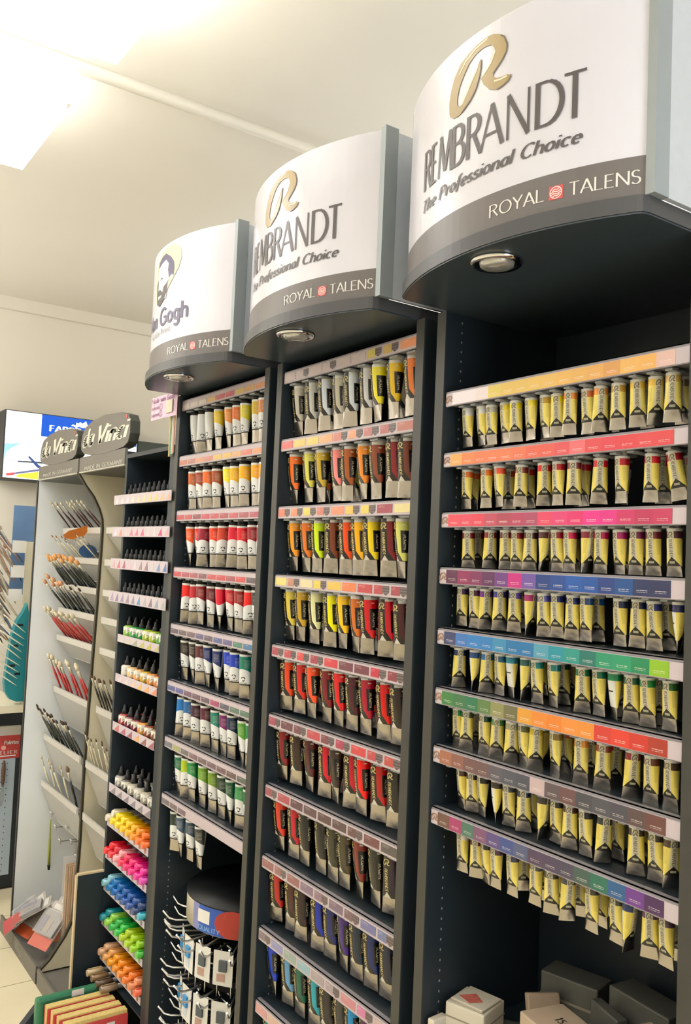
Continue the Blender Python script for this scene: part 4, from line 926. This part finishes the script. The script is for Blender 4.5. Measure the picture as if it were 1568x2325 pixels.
for i in range(len(DIVC)-1):
    (a, b), (c, d) = DIVC[i], DIVC[i+1]
    for xx in (-3.9955,):
        mb.quad((-3.9955, a-.006, b), (-3.9765, a-.006, b), (-3.9765, c-.006, d), (-3.9955, c-.006, d))
        mb.quad((-3.9765, a-.006, b), (-3.9765, a+.004, b), (-3.9765, c+.004, d), (-3.9765, c-.006, d))
        mb.quad((-3.9955, a+.004, b), (-3.9955, a-.006, b), (-3.9955, c-.006, d), (-3.9955, c+.004, d))
part('divider_edge_band', mb, mat('dark_olive_edge', rgb(62, 58, 44), .5), u2)
# brushes
def brush_mesh(hl, r, fl, bl_, br):
    h = MB().lathe([(.0012, 0), (r*.7, hl*.15), (r*1.15, hl*.72), (r*.75, hl)], seg=6).mesh('handle', mat('lacquer_handle', 'object', .25, var=.04, coat=.5))
    f = MB().lathe([(r*.75, hl), (r*.95, hl+fl*.7), (br*.8, hl+fl)], seg=6).mesh('ferrule', ferr)
    b = MB().lathe([(br*.8, hl+fl), (br*1.2, hl+fl+bl_*.5), (br*.4, hl+fl+bl_)], seg=6).mesh('bristles', mat('bristle_hair', 'object', .8, var=.15, nscale=80))
    return h, f, b
BM = [brush_mesh(.155, .0042, .038, .022, .0048), brush_mesh(.165, .0058, .042, .030, .009), brush_mesh(.15, .0034, .03, .016, .003)]
def brush(x, y, z, lean, yawv, mi, hc, bc_, label, group):
    b = thing('paint_brush', label, 'brush', (x, y, z), group); b.rotation_euler = (lean, yawv, 0)
    h, f, br = BM[mi]; lpart('handle', h, b, None, rgb(hc)); lpart('ferrule', f, b); lpart('bristles', br, b, None, rgb(bc_))
specs = [(0, .74, [(0, '4a2c30', 'd8ccb0')]*9, 'dark red wooden', 8), (1, .80, [(2, 'e8dcb8', 'b07848')]*6+[(2, '20201e', 'a87848')], 'thin pale', 7),
         (2, .72, [(1, '16221f', 'e0a468')]*12, 'black thick', 12), (3, .66, [(1, '16221f', 'd8a078')]*6+[(0, '161c1c', '403830')]*5, 'black', 11),
         (4, .74, [(1, 'b02c28', 'd8ccb0')]*9, 'red', 9), (5, .42, [(1, 'b82830', 'd8ccb0')]*8, 'bright red', 8),
         (6, .50, [(0, '2c3430', '4a3c34')]*15, 'dark green', 15), (7, .34, [(0, 'e0d8b8', 'c8bca0')]*4+[(1, '18181a', '806858')], 'cream', 5)]
for bi, lean, lst, nm, n in specs:
    for k, (mi, hc, bcl) in enumerate(lst):
        x = -4.60+.56*(k+.5)/len(lst)+random.uniform(-.012, .012)
        yf = (1.385 if bi < 6 else 1.35)
        z = RIMS[bi]; d = random.uniform(.055, .085)
        s = lean+random.uniform(-.05, .05)
        yy = yf+.012+math.sin(s)*d*.9; zz = z-math.cos(s)*d+.01+random.uniform(0, .02)
        brush(x, yy, zz, s, random.uniform(-.06, .06), mi, hc, bcl, '%s handled paint brush, %s from left, %s bin of far brush stand' % (nm, ORD[k], ROWN[bi]), 'brushes in the far brush stand')
for bi, lean, nm, n in ((5, .35, 'dark handled', 11), (6, .3, 'pale handled', 10)):
    for k in range(n):
        x = -3.93+.5*(k+.5)/n; yf = 1.385 if bi < 6 else 1.35; s = lean+random.uniform(-.06, .06)
        brush(x, yf+.03, RIMS[bi]-.06-.0+random.uniform(0, .015), s, random.uniform(-.1, .1), 0 if bi == 5 else 2, '2a2620' if bi == 5 else 'd8ceb0', '6a5440', '%s paint brush, %s from left, %s bin of cream stand' % (nm, ORD[k], ROWN[bi]), 'brushes in the cream brush stand')
fc = thing('picture_card', 'orange fish shaped brush card hanging over the second bin', 'card', (-4.2, 1.37, -.03))
part('fish', MB().prism([(1.262, .062), (1.285, .085), (1.33, .10), (1.375, .118), (1.378, .085), (1.362, .065), (1.34, .06), (1.31, .045), (1.275, .050)], -4.203, -4.2, 'x'), mat('orange_print', rgb(206, 118, 36), .5, var=.25), fc)
part('blue_disc', MB().prism([(1.385+.045*math.cos(q*PI/10), -.008+.032*math.sin(q*PI/10)) for q in range(20)], -4.199, -4.197, 'x'), mat('blue_print', rgb(56, 96, 146), .5, var=.1), fc)
part('string', MB().tube([(-4.2, 1.34, .05), (-4.2, 1.37, .0)], .0015, 5).tube([(-4.2, 1.36, .06), (-4.2, 1.39, .01)], .0015, 5), ferr, fc)['kind'] = 'stuff'
# lower part of the far brush stand: slat panel, hooks, hanging brush, blister packs, frames
sp = part('slat_panel', MB().box(-4.63, -4.0, 1.56, 1.575, -1.87, -1.30), mat('grey_perforated', rgb(176, 170, 158), .6, var=.1), u1)
mb = MB()
for a in range(18):
    for b in range(16): mb.box(-4.61+.034*a, -4.604+.034*a, 1.5585, 1.56, -1.84+.034*b, -1.834+.034*b)
hh = part('perforation', mb, mat('dark_hole', rgb(110, 104, 94), .7), sp); hh['kind'] = 'stuff'
for k in range(7):
    x = -4.56+.085*k; z = -1.36-.045*(k % 3)
    hk = solo('display_hook', MB().tube([(x, 1.555, z), (x, 1.40, z), (x, 1.385, z+.015)], .0028, 6).box(x-.01, x+.01, 1.392, 1.396, z-.012, z+.012), wirem, 'empty wire hook on slat panel, %s from left' % ORD[k], 'hook', (x, 1.5, z), 'empty wire hooks on the slat panel')
gbm = thing('paint_brush', 'long green hanging brush with black tip beside the white side panel', 'brush', (-4.6, 1.40, -1.64))
part('handle', MB().tube([(-4.6, 1.405, -1.40), (-4.6, 1.408, -1.56), (-4.6, 1.41, -1.63)], [.003, .007, .0075], 8), mat('green_handle', rgb(150, 160, 60), .3, var=.1), gbm)
part('tip', MB().tube([(-4.6, 1.41, -1.63), (-4.6, 1.411, -1.655)], [.0085, .006], 8), capb, gbm)
for k, (x, y, rz, rx, s, c) in enumerate([(-4.38, 1.30, .25, -.9, 1, 'd8643c'), (-4.42, 1.255, -.2, -.95, 1.15, 'c85858'), (-4.22, 1.36, .5, -.8, 1, 'd87848'), (-4.12, 1.29, .35, -.75, 1.05, 'c86858'), (-4.28, 1.245, -.35, -1.1, .95, 'c05850')]):
    p = thing('blister_pack', 'clear blister pack with red card, %s of the heap on stand base' % ['rear', 'front left', 'rear right', 'front right', 'lowest'][k], 'pack', (x, y, -1.80+.02*k), 'blister packs heaped on the base')
    p.rotation_euler = (rx, 0, rz)
    def BP(mb, nm, m, col=None):
        me = mb.mesh(nm, m); lpart(nm, me, p, None, rgb(col) if col else None)
    a, b = .065*s, .10*s
    BP(MB().box(-a, a, -.003, 0, -b, b), 'backing_card', objc, 'b8b0a8')
    BP(MB().box(-a, a, -.0045, -.0032, -b, -b*.5), 'red_band', objc, c)
    BP(MB().box(-a*.9, a*.9, -.018, -.004, -b*.45, b*.55), 'grey_insert', objm, 'a09ca0')
    BP(MB().box(-a*.86, -a*.3, -.021, -.0185, -b*.4, b*.3), 'sponge', objm, '807898')
    BP(MB().box(-a*.2, a*.3, -.021, -.0185, -b*.35, b*.2), 'sponge', objm, 'b0a090')
    BP(MB().box(-a*.7, a*.7, -.0055, -.0035, b*.66, b*.9), 'header_print', objm, 'd8d4cc')
    BP(MB().box(-a, a, -.024, -.022, -b*.5, b*.6), 'blister', plast)
wf = thing('frame_bundle', 'bundle of raw wooden stretcher bars in plastic standing by the divider', 'wood bars', (-4.03, 1.36, -1.87))
for k in range(5):
    xx = -4.075+.013*k
    part('bar', MB().box(xx, xx+.010, 1.325+.005*k, 1.365+.006*k, -1.875, -1.45-.01*(k % 2)), wood if k % 2 else mat('pale_wood', rgb(206, 172, 138), .6, var=.2, nscale=25), wf)
part('wrap', MB().box(-4.08, -4.005, 1.315, 1.40, -1.87, -1.42), plast, wf)
wb = thing('plastic_bottle', 'white plastic bottle with red cap on the base of the cream stand', 'bottle', (-3.60, 1.21, -1.85))
part('body', MB().lathe([(.028, -.025), (.030, -.02), (.030, .15), (.024, .165)], -3.60, 1.245, -1.853, seg=20), mat('white_bottle', rgb(204, 198, 184), .4), wb)
part('cap', MB().lathe([(.0245, .165), (.0245, .20), (.02, .204)], -3.60, 1.245, -1.853, seg=20), mat('red_cap', rgb(216, 60, 66), .35), wb)
# ------------------------------------------------------------------ far wall display
g = thing('light_box', 'glowing white and blue sign box with coloured pencils above the far shelves', 'sign', (-5.35, 1.6, .6))
part('box_body', MB().box(-5.455, -5.302, 1.215, 2.03, .392, .80), mat('dark_box', rgb(56, 60, 62), .5), g)
fp = part('lit_face', MB().box(-5.302, -5.300, 1.222, 2.022, .40, .795), mat('lit_panel', rgb(248, 250, 252), .4, emit=.85, var=0), g)
def flat(nm, poly, m, o, par=None): return part(nm, MB().prism(poly, -5.2999+o, -5.2994+o, 'x'), m, par or fp)
bl_ = mat('lit_blue', rgb(0, 84, 206), .4, emit=.75, var=0)
flat('blue_field', [(1.425, .664), (2.02, .664), (2.02, .795), (1.425, .795)], bl_, .0003)
lt = MB(); add2d(lt, text_quads('FABER', 1.475, .700, .036, .2, .1, width=.19), lambda a, b: (-5.2985, a, b)); part('brand_lettering', lt, mat('lit_white', rgb(250, 250, 252), .4, emit=.9, var=0), fp)
flat('rider_emblem', [(1.60, .748), (1.612, .758), (1.628, .752), (1.632, .772), (1.645, .766), (1.655, .778), (1.668, .768), (1.69, .786), (1.70, .764), (1.712, .758), (1.70, .75), (1.706, .736), (1.69, .746), (1.67, .742), (1.65, .748), (1.63, .738), (1.618, .746)], MATS['lit_white'], .001)
flat('pencil_body', [(1.282, .432), (1.285, .422), (1.56, .484), (1.56, .500)], mat('lit_lilac', rgb(120, 124, 170), .4, emit=.5), .0004)
flat('pencil_tip', [(1.238, .418), (1.243, .426), (1.285, .434), (1.287, .420), (1.245, .411)], mat('lit_red', rgb(226, 84, 90), .4, emit=.6), .0008)
flat('yellow_shape', [(1.295, .410), (1.306, .424), (1.425, .450), (1.425, .402)], mat('lit_yellow', rgb(240, 236, 70), .4, emit=.75), .0006)
flat('grey_pencil', [(1.300, .497), (1.302, .504), (1.47, .512), (1.47, .501)], mat('lit_slate', rgb(70, 84, 106), .4, emit=.2), .001)
flat('blue_pencil', [(1.358, .532), (1.366, .538), (1.42, .492), (1.448, .474), (1.432, .466), (1.412, .476)], mat('lit_indigo', rgb(50, 84, 150), .4, emit=.4), .0013)
flat('blue_wash', [(1.222, .50), (1.222, .60), (1.26, .60), (1.32, .612), (1.26, .575), (1.235, .55)], mat('lit_wash', rgb(150, 206, 246), .4, emit=.7), .0003)
db = solo('shelf_header', MB().box(-5.455, -5.31, 2.035, 2.36, .60, .705), mat('green_grey_board', rgb(72, 80, 74), .6), 'dark green-grey shelf header board right of the glowing sign', 'board', (-5.38, 2.2, .6))
gf = thing('wall_shelving', 'cream shelving with blue poster against the far wall', 'shelving', (-5.3, 1.2, -CZ))
part('upright', MB().box(-5.07, -5.04, 1.316, 1.362, -.9, .03), cream, gf)
part('poster', MB().box(-5.16, -5.15, 1.262, 1.46, -.273, .235), mat('blue_poster', rgb(104, 138, 184), .5, var=.35, nscale=7), gf)
part('shelf_board', MB().box(-5.4, -4.84, 1.08, 1.300, -.885, -.845), cream, gf)
part('lower_back', MB().box(-5.45, -5.2, .6, 1.6, -CZ, -.885), mat('dark_interior', rgb(44, 50, 56), .6), gf)
for k, (y, z) in enumerate([(1.262, .0), (1.262, -.137), (1.256, -.268)]):
    solo('price_card', MB().box(-4.998, -4.995, y-.035, y+.037, z-.034, z+.034), paleprint, 'white price card at the far wall, %s from top' % ORD[k], 'card', (-5, y, z), 'price cards at the far wall')
tp = [(1.289, -.299), (1.267, -.351), (1.238, -.398), (1.219, -.468), (1.207, -.561), (1.199, -.654), (1.194, -.724), (1.202, -.775), (1.227, -.814), (1.264, -.829), (1.296, -.826), (1.31, -.705), (1.31, -.516), (1.305, -.375)]
tl = thing('brush_holder', 'teal plastic brush holder standing on the cream shelf', 'holder', (-4.87, 1.25, -.845))
part('shell', MB().prism(tp, -4.90, -4.85, 'x'), teal, tl, bevel=.004)
part('side_wall', MB().prism([(1.296, -.83), (1.315, -.82), (1.315, -.40), (1.300, -.36)], -4.9, -4.835, 'x'), mat('dark_teal_plastic', rgb(14, 108, 122), .4), tl)
for k, (y, z) in enumerate([(1.255, -.42), (1.235, -.53), (1.225, -.635), (1.255, -.68)]):
    part('slot', MB().box(-4.8505, -4.8493, y-.012, y+.018, z-.006, z+.006), capb, tl)
random.seed(21)
for k in range(9):
    y = 1.20+.012*k; z = -.36-.035*k
    brush(-4.84+.004*(k % 3), 1.285-.004*k, z-.10, .95+random.uniform(-.1, .1), 0, 0, 'e0dcc8', 'e8e0d0', 'white handled brush in the teal holder, %s from top' % ORD[k], 'brushes in the teal holder')
# packaged brushes hanging at the far wall
def pack(x, y, z, lean, c, k, grp='packaged brushes at the far wall'):
    p = thing('packaged_brush', 'sleeved brush with %s hair, %s along far wall hooks, %s' % (cname(tuple(int(c[q:q+2], 16) for q in (0, 2, 4))), ORD[k % 8], ['at the top', 'in upper half', 'at mid height', 'in lower half', 'near the shelf', 'at the shelf'][k//8]), 'brush', (x, y, z), grp)
    p.rotation_euler = (lean, 0, random.uniform(-.3, .3))
    h, f, b = BM[1]; lpart('handle', h, p, None, rgb(random.choice(['a87040', '2c4878', '303030', 'c8b898', '8c5c38']))); lpart('ferrule', f, p); lpart('bristles', b, p, None, rgb(c))
    lpart('sleeve', SLV, p)
SLV = MB().box(-.012, .012, -.005, .005, .05, .235).mesh('sleeve', plast)
for k in range(40):
    row = k//8
    y = 1.13+.022*(k % 8)+random.uniform(-.004, .004); z = .02-.115*row+random.uniform(-.01, .01)+(.04 if k % 8 < 4 else 0)
    if y > 1.255: y -= .1
    pack(-5.06+random.uniform(-.06, .06), y+.06, z-.10, random.uniform(.45, .8), random.choice(['8c6c50', 'b09878', 'a85c38', 'c89058', 'd0c0a0', '4c3c34']), k)
sgn = thing('tool_rack', 'red-headed pegboard tool rack at far left below the cream shelf', 'rack', (-5.02, 1.25, -1.8))
part('pegboard', MB().box(-5.02, -5.0, 1.05, 1.315, -1.787, -1.152), mat('blue_grey_board', rgb(168, 182, 194), .5), sgn)
part('top_cap', MB().box(-5.02, -4.999, 1.05, 1.335, -1.034, -.985), mat('beige_metal', rgb(190, 184, 176), .4), sgn)
rh = part('red_header', MB().box(-5.02, -4.999, 1.05, 1.335, -1.160, -1.034), mat('red_sign', rgb(178, 58, 54), .45), sgn)
part('white_rule', MB().box(-4.9989, -4.998, 1.05, 1.315, -1.148, -1.142), paleprint, rh)
lt = MB(); add2d(lt, text_quads('SENNELIER', 1.135, -1.135, .018, .16, .12, width=.185, track=.4), lambda a, b: (-4.9975, a, b)); part('brand_lettering', lt, paleprint, rh)
lt = MB(); add2d(lt, text_quads('Palettes', 1.250, -1.082, .020, .2, .12, width=.075, shear=.2), lambda a, b: (-4.9975, a, b)); part('word_lettering', lt, paleprint, rh)
part('seal', MB().prism([(1.248+.013*math.cos(q*PI/9), -1.100+.013*math.sin(q*PI/9)) for q in range(18)], -4.999, -4.9975, 'x'), mat('pink_seal', rgb(226, 160, 152), .5), rh)
mb = MB()
for a, y in enumerate((1.245, 1.275)):
    for b in range(18): mb.prism([(y+.003*math.cos(q*PI/3), -1.185-.034*b+.003*math.sin(q*PI/3)) for q in range(6)], -5.0, -4.9992, 'x')
hh = part('peg_hole', mb, capb, sgn); hh['kind'] = 'stuff'
kn = thing('palette_knife', 'wooden handled palette knife hanging on the grey pegboard', 'knife', (-4.985, 1.25, -1.3))
part('handle', MB().lathe([(.004, 0), (.011, .03), (.0115, .09), (.008, .13), (.004, .14)], -4.985, 1.252, -1.305, seg=12), mat('walnut', rgb(92, 66, 48), .35, var=.2), kn)
part('blade', MB().prism([(1.246, -1.305), (1.258, -1.305), (1.262, -1.36), (1.250, -1.415), (1.240, -1.37)], -4.987, -4.985, 'x'), chrome, kn)
# ------------------------------------------------------------------ spinner rack in the third cabinet
SX, SY = -2.615, 1.495
rk = thing('spinner_rack', 'rotating wire hook rack with printed drum in the third cabinet', 'rack', (SX, SY, -CZ))
part('pole', MB().lathe([(.02, 0), (.02, 1.1)], SX, SY, -CZ, seg=12), capb, rk)
DF = 1.09
def DR(a, z, r=.205):
    r *= DF
    return (SX+r*math.sin(a), SY-r*math.cos(a), z)
def sector(a0, a1, z0, z1, r, n=14):
    mb = MB()
    for i in range(n):
        p, q = a0+(a1-a0)*i/n, a0+(a1-a0)*(i+1)/n
        mb.quad(DR(p, z0, r), DR(q, z0, r), DR(q, z1, r), DR(p, z1, r), smooth=True)
    return mb
dr = part('printed_drum', MB().lathe([(.0, 0), (.222, 0), (.222, .085)], SX, SY, -1.195, seg=40, caps=False), mat('drum_cream', rgb(206, 200, 180), .4, var=.05), rk)
part('drum_dark_top', MB().lathe([(0, .083), (.224, .083), (.224, .088), (0, .088)], SX, SY, -1.195, seg=40, caps=False), capb, dr)  # black disc: the dark inside of the open drum put into its colour
part('blue_print', sector(.18, .75, -1.193, -1.112, .2052), mat('drum_blue', rgb(38, 84, 176), .35, var=.3, nscale=14), dr)
part('lilac_print', sector(.03, .18, -1.193, -1.112, .2052, 4), mat('drum_lilac', rgb(128, 130, 184), .35, var=.1), dr)
part('white_square', sector(.16, .40, -1.165, -1.125, .2057, 5), paleprint, dr)
mb = MB()
for t_ in poly_tris([(.78+.29*math.cos(q*PI/10), -1.152+.043*math.sin(q*PI/10)) for q in range(20)], .15): mb.quad(*[DR(a, max(z, -1.194), .2058) for a, z in t_])
part('red_print', mb, mat('drum_red', rgb(176, 54, 44), .35, var=.3, nscale=18), dr)
lt = MB(); add2d(lt, text_quads('QUALITY', -.0, 0, .014, .14, .1, width=.4), lambda a, b: DR(a+.18, b-1.187, .2057)); part('drum_lettering', lt, mat('pale_blue_print', rgb(130, 180, 220), .4), dr)
random.seed(5)
for lv in range(3):
    z0 = -1.245-.155*lv
    rg = part('ring', MB().lathe([(.19, 0), (.196, 0), (.196, .03), (.19, .03), (.19, 0)], SX, SY, z0-.125, seg=36, caps=False), capb, rk)
    for k in range(12):
        a = -1.4+2.4*k/11
        part('ring_wire', MB().tube([DR(a, z0-.13, .199), DR(a, z0-.09, .199)], .0022, 5), wirem, rk)
    for k in range(9):
        a = -1.55+.34*k; zz = z0+.035-.012*(k % 2)
        f_ = min(1., .208/(.275*max(.01, abs(math.sin(a)))))
        part('hook', MB().tube([DR(a, zz, .12), DR(a, zz, .235*f_), DR(a, zz+.006, .255*f_), DR(a, zz+.03, .275*f_)], .0034, 6), wirem, rk)
        part('hook', MB().tube([DR(a, zz-.035, .12), DR(a, zz-.035, .23*f_), DR(a, zz-.028, .25*f_), DR(a, zz-.004, .268*f_)], .0034, 6), wirem, rk)
    for k in range(5):
        a = -.35+.34*k
        cdt = thing('nib_card', 'white hanging card with small %s nib pack, %s from left on %s level of spinner' % ('blue' if k < 2 else 'grey', ORD[k], ROWN[lv]), 'card', DR(a, z0-.09, .21), 'hanging cards on the spinner rack')
        cdt.rotation_euler = (0, 0, a)
        lpart('card', MB().box(-.033, .033, 0, .0015, 0, .105).mesh('card', paleprint), cdt)
        lpart('insert', MB().box(-.012, .014, -.008, -.0005, .045, .078).mesh('insert', objc), cdt, None, rgb('3090d0' if k < 2 else '505860'))
        lpart('print', MB().box(-.02, .008, -.0012, -.0004, .012, .035).mesh('print', objc), cdt, None, rgb('c8d4e0' if k < 2 else 'b89488'))
# ------------------------------------------------------------------ boxes in the bottom of the nearest cabinet
part('lower_shelf', MB().box(XRc-.303, XRc+.303, 1.25, 1.60, -1.015, -1.0), black, cabR)
bxw = mat('white_carton', rgb(214, 206, 188), .6, var=.04); bxt = mat('tan_carton', rgb(178, 158, 136), .6, var=.06); bxd = mat('grey_wrap', rgb(92, 92, 86), .45, var=.2)
def carton(x, y, z, sx, sy, sz, rz, m, label, rx=0, ry=0, scr=False, name='cardboard_box'):
    t = thing(name, label, 'box', (x, y, z)); t.rotation_euler = (rx, ry, rz)
    lpart('carton', MB().box(-sx, sx, -sy, sy, 0, sz).mesh('carton', m), t)
    o = t.children[0]; bv(o, .003)
    lpart('lid_seam', MB().box(-sx-.0006, sx+.0006, -sy-.0006, sy+.0006, sz*.62, sz*.66).mesh('lid_seam', mat('seam', rgb(150, 140, 122), .7)), t)
    if scr:
        mb = MB(); add2d(mb, text_quads('15x12', -sx*.3, 0, .018, .12, .1, width=.05), lambda a, b: (a, b-.005, sz+.0008)); lpart('scribble', mb.mesh('scribble', capb), t)
    return t
carton(-1.388, 1.345, -1.0, .046, .045, .078, .30, bxw, 'white carton standing upright at the left of the bottom shelf')
carton(-1.426, 1.275, -1.0, .009, .022, .046, .1, bxw, 'thin cream carton at the very left end of the bottom shelf')
carton(-1.385, 1.345, -.9215, .040, .038, .006, .22, bxw, 'flat white lid lying on the upright white carton', name='box_lid')
lf_ = solo('leaflet', MB().prism([(-1.41, 1.32), (-1.375, 1.315), (-1.362, 1.342), (-1.395, 1.355)], -.9145, -.9135, 'z'), mat('leaflet_red', rgb(206, 110, 98), .5, var=.6, nscale=60), 'red and white leaflet on top of the white cartons', 'leaflet')
carton(-1.145, 1.340, -.945, .070, .050, .083, -.22, bxt, 'tan carton with handwritten numbers in the middle of the bottom shelf', scr=True)
carton(-1.145, 1.340, -1.0, .066, .048, .053, -.2, bxd, 'grey box under the numbered tan carton')
carton(-1.262, 1.43, -1.0, .011, .035, .115, -.5, bxt, 'narrow tan box leaning behind the numbered carton', ry=-.35)
carton(-1.275, 1.53, -1.0, .065, .035, .135, .25, bxd, 'grey wrapped box at the rear left of the bottom shelf')
carton(-1.09, 1.53, -1.0, .075, .035, .165, -.1, bxd, 'grey wrapped box at the rear right of bottom shelf')
carton(-.965, 1.355, -1.0, .050, .045, .19, -.25, bxt, 'tall pinkish tan carton at the right of the bottom shelf')
carton(-1.13, 1.455, -1.0, .045, .012, .145, -.3, bxd, 'slim grey box standing behind the numbered tan carton')
carton(-1.34, 1.40, -1.0, .03, .03, .03, .6, bxd, 'small dark package lying between white and tan cartons', name='package')
